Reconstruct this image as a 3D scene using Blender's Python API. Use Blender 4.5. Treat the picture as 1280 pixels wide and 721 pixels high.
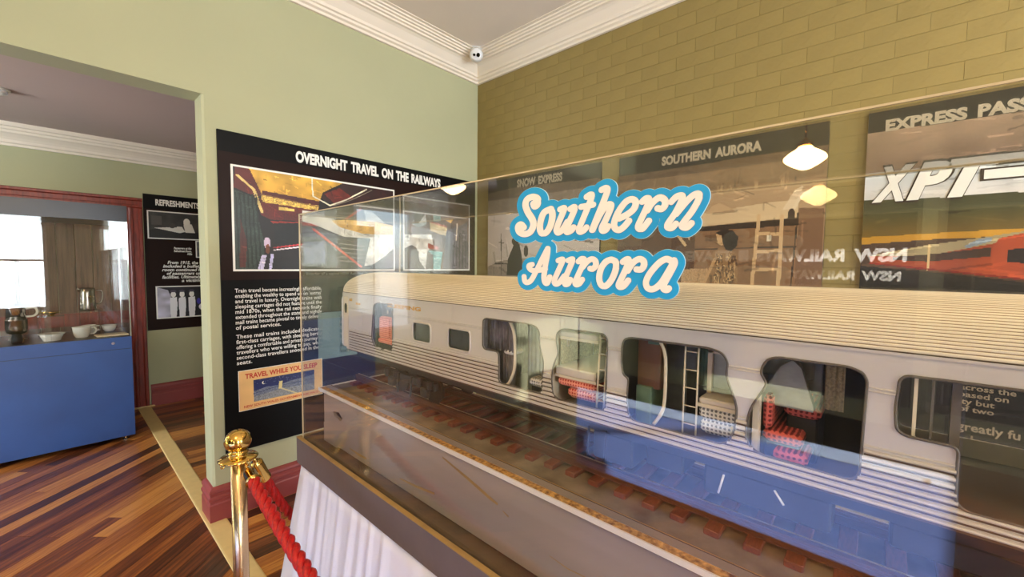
import bpy, bmesh, math, random
import numpy as np
from mathutils import Vector, Matrix
random.seed(7); rng = np.random.default_rng(7)
scene = bpy.context.scene
COL = scene.collection
for o in list(bpy.data.objects): bpy.data.objects.remove(o)

# ------------------------------------------------------------------ camera
F = 519.17; YAW, PIT, ROL = math.radians(47.926), math.radians(3.208), math.radians(0.5895)
def cam_axes():
    fwd = Vector((math.sin(YAW)*math.cos(PIT), math.cos(YAW)*math.cos(PIT), -math.sin(PIT)))
    rt = Vector((math.cos(YAW), -math.sin(YAW), 0)); up = rt.cross(fwd)
    r2 = rt*math.cos(ROL) + up*math.sin(ROL); u2 = up*math.cos(ROL) - rt*math.sin(ROL)
    return r2, u2, fwd
cd = bpy.data.cameras.new('camera'); cam = bpy.data.objects.new('camera', cd); COL.objects.link(cam)
cd.sensor_width = 36; cd.lens = F/1280*36; cd.clip_start = .02; cd.clip_end = 60
r2, u2, fw = cam_axes()
cam.matrix_world = Matrix(((r2.x, u2.x, -fw.x, 0), (r2.y, u2.y, -fw.y, 0), (r2.z, u2.z, -fw.z, 1.6), (0, 0, 0, 1)))
scene.camera = cam

# ------------------------------------------------------------------ world, lights, exposure
vs = scene.view_settings
vs.view_transform = 'Standard'; vs.look = 'None'; vs.gamma = 1.0; vs.use_curve_mapping = False
vs.exposure = 0.82
scene.cycles.transparent_max_bounces = 32
scene.cycles.max_bounces = 10
scene.cycles.diffuse_bounces = 5
w = bpy.data.worlds.new('sky'); scene.world = w; w.use_nodes = True
wn = w.node_tree.nodes; wl = w.node_tree.links
bg = wn['Background']; sk = wn.new('ShaderNodeTexSky'); sk.sky_type = 'NISHITA'
sk.sun_elevation = math.radians(40); sk.sun_rotation = math.radians(200); sk.sun_disc = False
wl.new(sk.outputs['Color'], bg.inputs['Color']); bg.inputs['Strength'].default_value = .25

def area(name, loc, direction, sx, sy, power, col):
    l = bpy.data.lights.new(name, 'AREA'); l.shape = 'RECTANGLE'; l.size = sx; l.size_y = sy
    l.energy = power; l.color = col
    o = bpy.data.objects.new(name, l); COL.objects.link(o); o.location = loc
    o.rotation_euler = Vector(direction).to_track_quat('-Z', 'Y').to_euler()
    return o
DAY = (.80, .91, 1.0)
# daylight just outside the windows of the main room (behind the camera) and of the side room
area('daylight_window_west', (-.53, -3.32, 1.65), (0, 1, 0), .92, 2.1, 75, DAY)
area('daylight_window_east', (1.75, -3.32, 1.65), (0, 1, 0), 1.7, 2.1, 140, DAY)
area('daylight_side_room', (-3.72, 3.95, 1.5), (1, 0, 0), 1.2, 2.0, 110, DAY)
area('daylight_side_room_end', (-2.25, 6.24, 1.5), (0, -1, 0), 1.1, 2.0, 9, DAY)
sl = bpy.data.lights.new('sun', 'SUN'); sl.energy = 24; sl.angle = math.radians(.6); sl.color = (1, .98, .95)
so = bpy.data.objects.new('sun', sl); COL.objects.link(so)
so.rotation_euler = Vector((-2.84, 3.9, -1.0)).to_track_quat('-Z', 'Y').to_euler()

# ------------------------------------------------------------------ materials
def lin(c): 
    return tuple(((v/255)/12.92 if v/255 <= .04045 else ((v/255+.055)/1.055)**2.4) for v in c)
def mat(name, rgb, rough=.5, metal=0., noise=None, bump=None, coat=0., spec=.5, stretch=(1, 1, 1)):
    m = bpy.data.materials.new(name); m.use_nodes = True
    n = m.node_tree.nodes; l = m.node_tree.links; b = n['Principled BSDF']
    c = lin(rgb); b.inputs['Base Color'].default_value = (*c, 1)
    b.inputs['Roughness'].default_value = rough; b.inputs['Metallic'].default_value = metal
    b.inputs['Specular IOR Level'].default_value = spec
    if coat: b.inputs['Coat Weight'].default_value = coat; b.inputs['Coat Roughness'].default_value = .15
    if noise or bump:
        tc = n.new('ShaderNodeTexCoord'); mp = n.new('ShaderNodeMapping'); mp.inputs['Scale'].default_value = stretch
        l.new(tc.outputs['Object'], mp.inputs['Vector'])
    if noise:
        sc, amt = noise[:2]
        t = n.new('ShaderNodeTexNoise'); t.inputs['Scale'].default_value = sc; t.inputs['Detail'].default_value = 5
        l.new(mp.outputs['Vector'], t.inputs['Vector'])
        r = n.new('ShaderNodeValToRGB')
        c2 = lin(noise[2]) if len(noise) > 2 else tuple(v*(1-amt) for v in c)
        hi = tuple(min(1, v*(1+amt*.5)) for v in c)
        r.color_ramp.elements[0].position = .3; r.color_ramp.elements[1].position = .7
        r.color_ramp.elements[0].color = (*c2, 1); r.color_ramp.elements[1].color = (*hi, 1)
        l.new(t.outputs['Fac'], r.inputs['Fac']); l.new(r.outputs['Color'], b.inputs['Base Color'])
    if bump:
        t2 = n.new('ShaderNodeTexNoise'); t2.inputs['Scale'].default_value = bump[0]; t2.inputs['Detail'].default_value = 4
        l.new(mp.outputs['Vector'], t2.inputs['Vector'])
        bp = n.new('ShaderNodeBump'); bp.inputs['Strength'].default_value = bump[1]; bp.inputs['Distance'].default_value = .01
        l.new(t2.outputs['Fac'], bp.inputs['Height']); l.new(bp.outputs['Normal'], b.inputs['Normal'])
    return m
def glass(name, tint=(1, 1, 1), f0=.04, haze=0.):
    m = bpy.data.materials.new(name); m.use_nodes = True
    n = m.node_tree.nodes; l = m.node_tree.links; n.remove(n['Principled BSDF'])
    tr = n.new('ShaderNodeBsdfTransparent'); tr.inputs['Color'].default_value = (*tint, 1)
    gl = n.new('ShaderNodeBsdfGlossy'); gl.inputs['Roughness'].default_value = .0
    lw = n.new('ShaderNodeLayerWeight'); lw.inputs['Blend'].default_value = .5
    p = n.new('ShaderNodeMath'); p.operation = 'POWER'; p.inputs[1].default_value = 5
    l.new(lw.outputs['Facing'], p.inputs[0])
    ma = n.new('ShaderNodeMath'); ma.operation = 'MULTIPLY_ADD'; ma.inputs[1].default_value = 1-f0; ma.inputs[2].default_value = f0
    l.new(p.outputs[0], ma.inputs[0])
    mx = n.new('ShaderNodeMixShader'); l.new(ma.outputs[0], mx.inputs[0]); l.new(tr.outputs[0], mx.inputs[1]); l.new(gl.outputs[0], mx.inputs[2])
    last = mx
    if haze:
        df = n.new('ShaderNodeBsdfDiffuse'); df.inputs['Color'].default_value = (.8, .78, .74, 1)
        m2 = n.new('ShaderNodeMixShader'); m2.inputs[0].default_value = haze
        l.new(mx.outputs[0], m2.inputs[1]); l.new(df.outputs[0], m2.inputs[2]); last = m2
    l.new(last.outputs[0], n['Material Output'].inputs['Surface'])
    return m
def emit(name, rgb, s):
    m = bpy.data.materials.new(name); m.use_nodes = True
    n = m.node_tree.nodes; l = m.node_tree.links; n.remove(n['Principled BSDF'])
    e = n.new('ShaderNodeEmission'); e.inputs['Color'].default_value = (*lin(rgb), 1); e.inputs['Strength'].default_value = s
    l.new(e.outputs[0], n['Material Output'].inputs['Surface']); return m
def mat_attr(name, rough=.45):
    m = bpy.data.materials.new(name); m.use_nodes = True
    n = m.node_tree.nodes; l = m.node_tree.links
    a = n.new('ShaderNodeAttribute'); a.attribute_name = 'Col'
    l.new(a.outputs['Color'], n['Principled BSDF'].inputs['Base Color']); n['Principled BSDF'].inputs['Roughness'].default_value = rough
    return m
def mat_plank(name, ang):
    m = bpy.data.materials.new(name); m.use_nodes = True
    n = m.node_tree.nodes; l = m.node_tree.links; b = n['Principled BSDF']
    oi = n.new('ShaderNodeObjectInfo'); tc = n.new('ShaderNodeTexCoord'); mp = n.new('ShaderNodeMapping')
    mp.inputs['Rotation'].default_value = (0, 0, -ang); mp.vector_type = 'POINT'
    l.new(tc.outputs['Object'], mp.inputs['Vector'])
    m2 = n.new('ShaderNodeMapping'); m2.inputs['Scale'].default_value = (1.2, 26, 1)
    cv = n.new('ShaderNodeCombineXYZ'); mu = n.new('ShaderNodeMath'); mu.operation = 'MULTIPLY'; mu.inputs[1].default_value = 40
    l.new(oi.outputs['Random'], mu.inputs[0]); l.new(mu.outputs[0], cv.inputs[0]); l.new(cv.outputs[0], m2.inputs['Location'])
    l.new(mp.outputs['Vector'], m2.inputs['Vector'])
    t = n.new('ShaderNodeTexNoise'); t.inputs['Scale'].default_value = 2.2; t.inputs['Detail'].default_value = 7; t.inputs['Roughness'].default_value = .68
    l.new(m2.outputs['Vector'], t.inputs['Vector'])
    ad = n.new('ShaderNodeMath'); ad.operation = 'MULTIPLY_ADD'; ad.inputs[1].default_value = .62; ad.inputs[2].default_value = -.13
    l.new(oi.outputs['Random'], ad.inputs[0])
    ad2 = n.new('ShaderNodeMath'); ad2.operation = 'MULTIPLY_ADD'; ad2.inputs[1].default_value = 1.0; 
    l.new(t.outputs['Fac'], ad2.inputs[0]); l.new(ad.outputs[0], ad2.inputs[2])
    r = n.new('ShaderNodeValToRGB'); cr = r.color_ramp
    cr.elements[0].position = .2; cr.elements[0].color = (*lin((38, 20, 12)), 1)
    cr.elements[1].position = .98; cr.elements[1].color = (*lin((205, 142, 70)), 1)
    for p, c in ((.42, (78, 40, 22)), (.58, (122, 66, 32)), (.78, (168, 102, 46))):
        e = cr.elements.new(p); e.color = (*lin(c), 1)
    l.new(ad2.outputs[0], r.inputs['Fac']); l.new(r.outputs['Color'], b.inputs['Base Color'])
    b.inputs['Roughness'].default_value = .30; b.inputs['Coat Weight'].default_value = .35; b.inputs['Coat Roughness'].default_value = .18
    bp = n.new('ShaderNodeBump'); bp.inputs['Strength'].default_value = .12; bp.inputs['Distance'].default_value = .003
    l.new(t.outputs['Fac'], bp.inputs['Height']); l.new(bp.outputs['Normal'], b.inputs['Normal'])
    return m
def mat_check(name, c1, c2, sc):
    # woven fabric: two crossed wave bands over a base colour
    m = bpy.data.materials.new(name); m.use_nodes = True
    n = m.node_tree.nodes; l = m.node_tree.links; b = n['Principled BSDF']
    tc = n.new('ShaderNodeTexCoord'); b.inputs['Roughness'].default_value = .9
    fac = []
    for d in ('Y', 'Z'):
        wv = n.new('ShaderNodeTexWave'); wv.bands_direction = d; wv.inputs['Scale'].default_value = sc; wv.inputs['Distortion'].default_value = 1.5
        wv.inputs['Detail Scale'].default_value = 6
        l.new(tc.outputs['Object'], wv.inputs['Vector']); fac.append(wv)
    mx = n.new('ShaderNodeMath'); mx.operation = 'MULTIPLY'; l.new(fac[0].outputs['Fac'], mx.inputs[0]); l.new(fac[1].outputs['Fac'], mx.inputs[1])
    r = n.new('ShaderNodeValToRGB'); r.color_ramp.elements[0].color = (*lin(c1), 1); r.color_ramp.elements[1].color = (*lin(c2), 1)
    r.color_ramp.elements[0].position = .15; r.color_ramp.elements[1].position = .55
    l.new(mx.outputs[0], r.inputs['Fac']); l.new(r.outputs['Color'], b.inputs['Base Color'])
    return m

M = dict(
    wall=mat('wall_paint_sage', (180, 181, 146), .75, noise=(1.2, .06), bump=(30, .05)),
    brick=mat('brick_paint_warm_lit', (148, 130, 76), .6, noise=(3.0, .10), bump=(40, .18)),  # same paint as the sage wall, with warm light put into the colour
    joint=mat('brick_joint', (122, 106, 60), .8),
    ceil=mat('ceiling_paint', (230, 218, 205), .85, noise=(1, .04)),
    cornice=mat('cornice_plaster', (242, 230, 214), .6),
    skirt_red=mat('baseboard_oxblood', (150, 68, 66), .4, noise=(3, .1)),
    door_red=mat('door_frame_oxblood', (150, 52, 34), .35, noise=(6, .2, (110, 34, 22)), stretch=(8, 8, 1)),
    black=mat('black', (14, 13, 13), .5),
    panel=mat('panel_black', (9, 8, 8), .5, spec=.15),
    panel_brown=mat('panel_brown', (34, 17, 12), .5, spec=.15),
    white=mat('white_print', (240, 238, 232), .5),
    white_cloth=mat('white_cloth', (226, 226, 240), .85, bump=(180, .08)),
    brass=mat('polished_brass', (232, 190, 104), .12, 1., noise=(9, .08)),
    brass_dull=mat('brushed_brass_tube', (222, 190, 146), .24, 1., bump=(300, .02), stretch=(1, 1, .05)),
    rope=mat('red_rope', (186, 16, 16), .5, noise=(120, .35)),
    strip=mat('tan_floor_strip', (226, 198, 136), .5, noise=(20, .06)),
    subfloor=mat('subfloor_dark', (30, 18, 12), .7),
    tray=mat('tray_grey_brown', (104, 92, 92), .5, noise=(6, .12), bump=(40, .06)),
    tray_in=mat('tray_inside_brown', (96, 78, 58), .7, noise=(14, .25)),
    tan_trim=mat('tan_trim', (158, 126, 74), .4, noise=(18, .2)),
    base_grey=mat('plinth_panel_grey', (164, 152, 146), .35, noise=(2.2, .15, (138, 126, 121)), bump=(60, .05), stretch=(1, .25, 3)),
    base_white=mat('plinth_white_edge', (232, 226, 222), .4),
    chip=mat('chipboard_edge', (206, 158, 88), .7, noise=(90, .55, (110, 70, 34))),
    ground=mat('track_bed_grey_brown', (144, 130, 112), .75, noise=(12, .2, (98, 84, 66)), bump=(80, .06)),
    sleeper=mat('sleeper_redwood', (122, 60, 38), .6, noise=(60, .35), stretch=(1, 6, 6)),
    rail=mat('rail_rust_brown', (84, 44, 29), .45, noise=(40, .25)),
    silver=mat('carriage_silver', (208, 202, 198), .42, .25, noise=(5, .05)),
    roofm=mat('carriage_roof_silver', (238, 228, 206), .5, .15, noise=(8, .08), stretch=(6, .4, 6)),
    roof_valley_shade=mat('roof_shade_tan', (150, 128, 98), .6),
    flute_shade=mat('flute_shade_brown', (92, 70, 52), .7),
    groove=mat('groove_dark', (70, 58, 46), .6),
    gold=mat('gold_letter', (206, 150, 60), .3, .8),
    rubber=mat('window_rubber_grey', (92, 84, 78), .5),
    under=mat('underframe_black', (20, 18, 17), .5),
    steel=mat('wheel_steel_dark', (44, 40, 38), .4, .6),
    int_grey=mat('interior_grey', (124, 122, 120), .7, noise=(90, .35)),
    blind=mat('window_blind_slate', (58, 66, 74), .4, noise=(30, .3)),
    polished=mat('rail_top_glint', (214, 200, 180), .3, .8),  # bright metal for the drawn highlight on the rails
    int_dark=mat('interior_dark', (34, 31, 31), .7),
    int_cream=mat('interior_cream', (214, 202, 180), .5),
    int_tan=mat('woven_tan', (176, 158, 120), .85, noise=(240, .45)),
    int_wood=mat('interior_wood_brown', (128, 84, 52), .5, noise=(30, .3), stretch=(1, 1, .1)),
    int_green=mat('interior_green', (112, 142, 116), .6, noise=(40, .2)),
    int_blue=mat('interior_pale_blue_grey', (158, 164, 162), .6, noise=(60, .15)),
    int_floor=mat('interior_floor', (110, 104, 102), .7),
    curtain=mat('curtain_grey_violet', (120, 112, 118), .9, noise=(140, .5), stretch=(1, 1, .3)),
    mattress=mat('mattress_grey', (200, 192, 182), .85),
    tartan_red=mat_check('red_woven_cushion', (236, 150, 128), (180, 44, 34), 42),
    tartan_dark=mat_check('dark_red_woven_cushion', (214, 96, 84), (110, 18, 18), 38),
    tartan_grey=mat_check('grey_woven_cushion', (214, 214, 212), (104, 104, 110), 42),
    case_glass=glass('case_acrylic', (.985, .982, .97), .048, .003),
    case_edge=mat('acrylic_edge', (202, 184, 150), .25),
    cab_glass=glass('cabinet_glass', (.96, .97, .97), .032, 0),
    win_glass=glass('window_glass', (1, 1, 1), .04, 0),
    blue=mat('cabinet_blue', (38, 74, 138), .42, noise=(2.5, .14, (32, 64, 124))),
    blue2=mat('cabinet_pale_blue', (104, 128, 194), .42, noise=(2.5, .1)),
    band_lit=mat('cabinet_band_lit', (176, 194, 226), .4),  # pale tone paints the lit top of the deck
    ceil2=mat('ceiling_paint_pink', (196, 178, 172), .85, noise=(1, .04)),
    dim_print=mat('dim_print', (140, 124, 102), .5),
    dark_metal=mat('cabinet_header_slate', (46, 46, 52), .3, .3),
    chrome=mat('chrome', (200, 200, 200), .12, 1.),
    pot=mat('silver_plate', (150, 140, 130), .2, 1.),
    china=mat('white_china', (232, 226, 214), .25, coat=.4),
    card=mat('cream_card', (226, 206, 168), .7),
    acrylic=glass('clear_acrylic_riser', (.97, .98, .99), .08, .04),
    door_wood=mat('door_planks_brown', (120, 82, 62), .5, noise=(5, .35, (84, 54, 40)), stretch=(9, 9, .6)),
    plastic=mat('white_plastic', (232, 232, 232), .35),
    lens=mat('black_lens', (6, 6, 8), .1),
    sign_blue=mat('sign_sky_blue', (18, 160, 222), .45),
    sign_white=mat('sign_letter_white', (244, 236, 228), .5),
    sign_rim=mat('sign_grey_outline', (104, 140, 166), .5),
    sign_edge=mat('sign_board_pale_edge', (190, 226, 232), .5),
    poster_edge=mat('poster_board_edge', (40, 34, 30), .6),
    teal_reflection=mat('reflection_teal_grey', (112, 136, 134), .5),
    red_print=mat('red_print', (190, 44, 26), .6),
    gold_print=mat('pale_gold_print', (228, 214, 186), .5),
    logo_dark=mat('logo_dark_outline', (52, 40, 34), .5),
    paint=mat_attr('printed_picture'),
    plank_diag=mat_plank('hardwood_plank_diagonal', math.radians(41)),
    plank_x=mat_plank('hardwood_plank_straight', 0.0),
    lamp_glass=emit('opal_lamp_glass', (255, 216, 146), 30.0),
    lamp_white=mat('lamp_ring_white', (226, 222, 214), .4),
    deck_black=mat('cabinet_deck_black', (22, 20, 20), .35),
    win_frame=mat('window_frame_white', (225, 222, 212), .5),
    timber=mat('table_timber', (120, 88, 58), .6, noise=(20, .2)),
)

# ------------------------------------------------------------------ object helpers
def tag(o, label=None, cat=None, group=None, kind=None):
    if label: o['label'] = label
    if cat: o['category'] = cat
    if group: o['group'] = group
    if kind: o['kind'] = kind
    return o
def empty(name, loc, label, cat, group=None):
    o = bpy.data.objects.new(name, None); COL.objects.link(o); o.location = loc; o.empty_display_size = .05
    bpy.context.view_layer.update() if False else None
    return tag(o, label, cat, group)
def wloc(o): return o.location.copy()      # every object is laid out in world coordinates
def link(name, me, m=None, parent=None, smooth=False):
    if m is not None:
        me.materials.clear(); me.materials.append(m)
    o = bpy.data.objects.new(name, me); COL.objects.link(o)
    if parent is not None:
        o.parent = parent; o.matrix_parent_inverse = Matrix.Translation(-wloc(parent))
    if smooth:
        me.polygons.foreach_set('use_smooth', [True]*len(me.polygons))
    return o
class MB:
    def __init__(s): s.v = []; s.f = []
    def add(s, v, f):
        n = len(s.v); s.v += [tuple(p) for p in v]; s.f += [tuple(i+n for i in q) for q in f]; return s
    def box(s, a, b):
        x0, y0, z0 = (min(a[i], b[i]) for i in range(3)); x1, y1, z1 = (max(a[i], b[i]) for i in range(3))
        return s.add([(x0,y0,z0),(x1,y0,z0),(x1,y1,z0),(x0,y1,z0),(x0,y0,z1),(x1,y0,z1),(x1,y1,z1),(x0,y1,z1)],
                     [(0,3,2,1),(4,5,6,7),(0,1,5,4),(1,2,6,5),(2,3,7,6),(3,0,4,7)])
    def rbox(s, a, b, r=.004):
        # box with chamfered vertical + top edges: octagon plan, bevelled top and bottom
        x0, y0, z0 = (min(a[i], b[i]) for i in range(3)); x1, y1, z1 = (max(a[i], b[i]) for i in range(3))
        def ring(i, z): return [(x0+r+i,y0+i,z),(x1-r-i,y0+i,z),(x1-i,y0+r+i,z),(x1-i,y1-r-i,z),(x1-r-i,y1-i,z),(x0+r+i,y1-i,z),(x0+i,y1-r-i,z),(x0+i,y0+r+i,z)]
        v = ring(r*.8, z0)+ring(0, z0+r)+ring(0, z1-r)+ring(r*.8, z1)
        f = [tuple(range(7,-1,-1)), tuple(range(24,32))]
        for k in range(3):
            for i in range(8): f.append((k*8+i, k*8+(i+1)%8, k*8+8+(i+1)%8, k*8+8+i))
        return s.add(v, f)
    def lathe(s, prof, c, n=24, axis='z', cap=True):
        v = []; f = []
        for r, h in prof:
            for i in range(n):
                a = 2*math.pi*i/n; p, q = r*math.cos(a), r*math.sin(a)
                v.append((c[0]+p, c[1]+q, c[2]+h) if axis == 'z' else (c[0]+h, c[1]+p, c[2]+q) if axis == 'x' else (c[0]+q, c[1]+h, c[2]+p))
        for k in range(len(prof)-1):
            for i in range(n): f.append((k*n+i, k*n+(i+1)%n, (k+1)*n+(i+1)%n, (k+1)*n+i))
        if cap: f.append(tuple(range(n-1,-1,-1))); f.append(tuple(range((len(prof)-1)*n, len(prof)*n)))
        return s.add(v, f)
    def tube(s, pts, r, n=8, closed=False, flat=None):
        pts = [Vector(p) for p in pts]; k = len(pts); v = []; f = []; prev = None
        for i, p in enumerate(pts):
            if closed: t = pts[(i+1) % k]-pts[i-1]
            else: t = pts[min(i+1, k-1)]-pts[max(i-1, 0)]
            t.normalize()
            if prev is None:
                u = t.cross(Vector((0, 0, 1)))
                if u.length < .05: u = t.cross(Vector((1, 0, 0)))
            else: u = prev-t*prev.dot(t)
            u.normalize(); prev = u; w_ = t.cross(u)
            rr = r[i] if hasattr(r, '__len__') else r
            for j in range(n):
                a = 2*math.pi*j/n; v.append(p+u*rr*math.cos(a)+w_*rr*math.sin(a))
        for i in range(k if closed else k-1):
            for j in range(n): f.append((i*n+j, i*n+(j+1) % n, ((i+1) % k)*n+(j+1) % n, ((i+1) % k)*n+j))
        if not closed: f.append(tuple(range(n-1,-1,-1))); f.append(tuple(range((k-1)*n, k*n)))
        return s.add(v, f)
    def prism(s, poly, fn, d0, d1):
        # poly: 2-D points, fn(p, d) -> 3-D point
        k = len(poly); v = [fn(p, d0) for p in poly]+[fn(p, d1) for p in poly]
        f = [tuple(range(k)), tuple(range(2*k-1, k-1, -1))]+[(i, i+k, (i+1) % k+k, (i+1) % k) for i in range(k)]
        return s.add(v, f)
    def mesh(s, name):
        me = bpy.data.meshes.new(name); me.from_pydata(s.v, [], s.f)
        bm = bmesh.new(); bm.from_mesh(me); bmesh.ops.recalc_face_normals(bm, faces=bm.faces); bm.to_mesh(me); bm.free()
        return me
    def build(s, name, m, parent=None, smooth=False): return link(name, s.mesh(name), m, parent, smooth)
def B(name, a, b, m, parent=None): return MB().box(a, b).build(name, m, parent)
def RB(name, a, b, m, parent=None, r=.004): return MB().rbox(a, b, r).build(name, m, parent)
def smooth_closed(pts, n=6):
    k = len(pts); out = []
    for i in range(k):
        p0, p1, p2, p3 = (np.array(pts[(i+j-1) % k], float) for j in range(4))
        for t in np.linspace(0, 1, n, endpoint=False):
            out.append(tuple(.5*((2*p1)+(-p0+p2)*t+(2*p0-5*p1+4*p2-p3)*t*t+(-p0+3*p1-3*p2+p3)*t**3)))
    return out
def smooth_open(pts, n=8):
    q = [pts[0]]+list(pts)+[pts[-1]]; out = []
    for i in range(1, len(q)-2):
        p0, p1, p2, p3 = (np.array(q[i+j-1], float) for j in range(4))
        for t in np.linspace(0, 1, n, endpoint=False):
            out.append(tuple(.5*((2*p1)+(-p0+p2)*t+(2*p0-5*p1+4*p2-p3)*t*t+(-p0+3*p1-3*p2+p3)*t**3)))
    out.append(tuple(pts[-1])); return out
def round_poly(pts, r=.008, n=4):
    # straight edges, rounded corners
    out = []; k = len(pts)
    for i in range(k):
        a, b, c = (np.array(pts[j % k], float) for j in (i-1, i, i+1))
        d1 = (a-b); d2 = (c-b); l1 = np.linalg.norm(d1); l2 = np.linalg.norm(d2); q = min(r, l1*.45, l2*.45)
        s_ = b+d1/l1*q; e = b+d2/l2*q
        for t in np.linspace(0, 1, n): out.append(tuple((1-t)**2*s_+2*t*(1-t)*b+t*t*e))
    return out
class Frame:
    def __init__(s, o, r, u): s.o = Vector(o); s.r = Vector(r); s.u = Vector(u); s.n = s.r.cross(s.u)
    def p(s, a, b, d=0): return s.o+s.r*a+s.u*b+s.n*d
def curve_mesh(cu):
    o = bpy.data.objects.new('tmp', cu); COL.objects.link(o)
    dg = bpy.context.evaluated_depsgraph_get(); me = bpy.data.meshes.new_from_object(o.evaluated_get(dg))
    bpy.data.objects.remove(o); return me
def flat_shape(outer, holes, thick):
    cu = bpy.data.curves.new('shape', 'CURVE'); cu.dimensions = '2D'; cu.fill_mode = 'BOTH'; cu.extrude = thick/2
    for pl in [outer]+holes:
        sp = cu.splines.new('POLY'); sp.points.add(len(pl)-1); sp.use_cyclic_u = True
        for q, p in zip(sp.points, pl): q.co = (p[0], p[1], 0, 1)
    me = curve_mesh(cu); bpy.data.curves.remove(cu); return me
def text_lines(name, fr, items, m, parent, bold=.0, shear=0., d=.0012, thick=.0012, body=False):
    # items: (string, u0, v0, width, height): each line fitted to its box; all lines of the block are one printed part
    out = None; flat = []
    for s_, u0, v0, wd, ht in items:
        if '   ' in s_:                                 # headlines: every word a part of its own
            ws_ = s_.split('   '); wid = []
            for w1 in ws_:
                cu = bpy.data.curves.new('t', 'FONT'); cu.body = w1; cu.size = 1; cu.offset = bold; me = curve_mesh(cu); bpy.data.curves.remove(cu)
                xs_ = [v.co.x for v in me.vertices]; wid.append(max(xs_)-min(xs_)); bpy.data.meshes.remove(me)
            gap = .42; k_ = wd/(sum(wid)+gap*(len(ws_)-1)); u1 = u0
            for w1, l_ in zip(ws_, wid): flat.append((w1, u1, v0, l_*k_, ht)); u1 += (l_+gap)*k_
        else: flat.append((s_, u0, v0, wd, ht))
    items = flat
    for s_, u0, v0, wd, ht in items:
        V = []; Fc = []
        cu = bpy.data.curves.new('t', 'FONT'); cu.body = s_; cu.size = 1; cu.offset = bold; cu.shear = shear
        cu.resolution_u = 2 if body else 4; cu.fill_mode = 'BOTH'; cu.extrude = 0
        me = curve_mesh(cu); bpy.data.curves.remove(cu)
        n = len(me.vertices); co = np.empty(n*3); me.vertices.foreach_get('co', co); co = co.reshape(-1, 3)
        x0, x1 = co[:, 0].min(), co[:, 0].max()
        if body: y0, y1 = -.22, .74
        else: y0, y1 = co[:, 1].min(), co[:, 1].max()
        for c in co: V.append(tuple(fr.p(u0+(c[0]-x0)/(x1-x0)*wd, v0+(c[1]-y0)/(y1-y0)*ht, d)))
        for p in me.polygons: Fc.append(tuple(p.vertices))
        bpy.data.meshes.remove(me)
        me = bpy.data.meshes.new(name); me.from_pydata(V, [], Fc)
        out = link(name, me, m, parent)
        if body and len(s_) <= 7: out['kind'] = 'stuff'      # letters too small to pick apart
    return out

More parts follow.
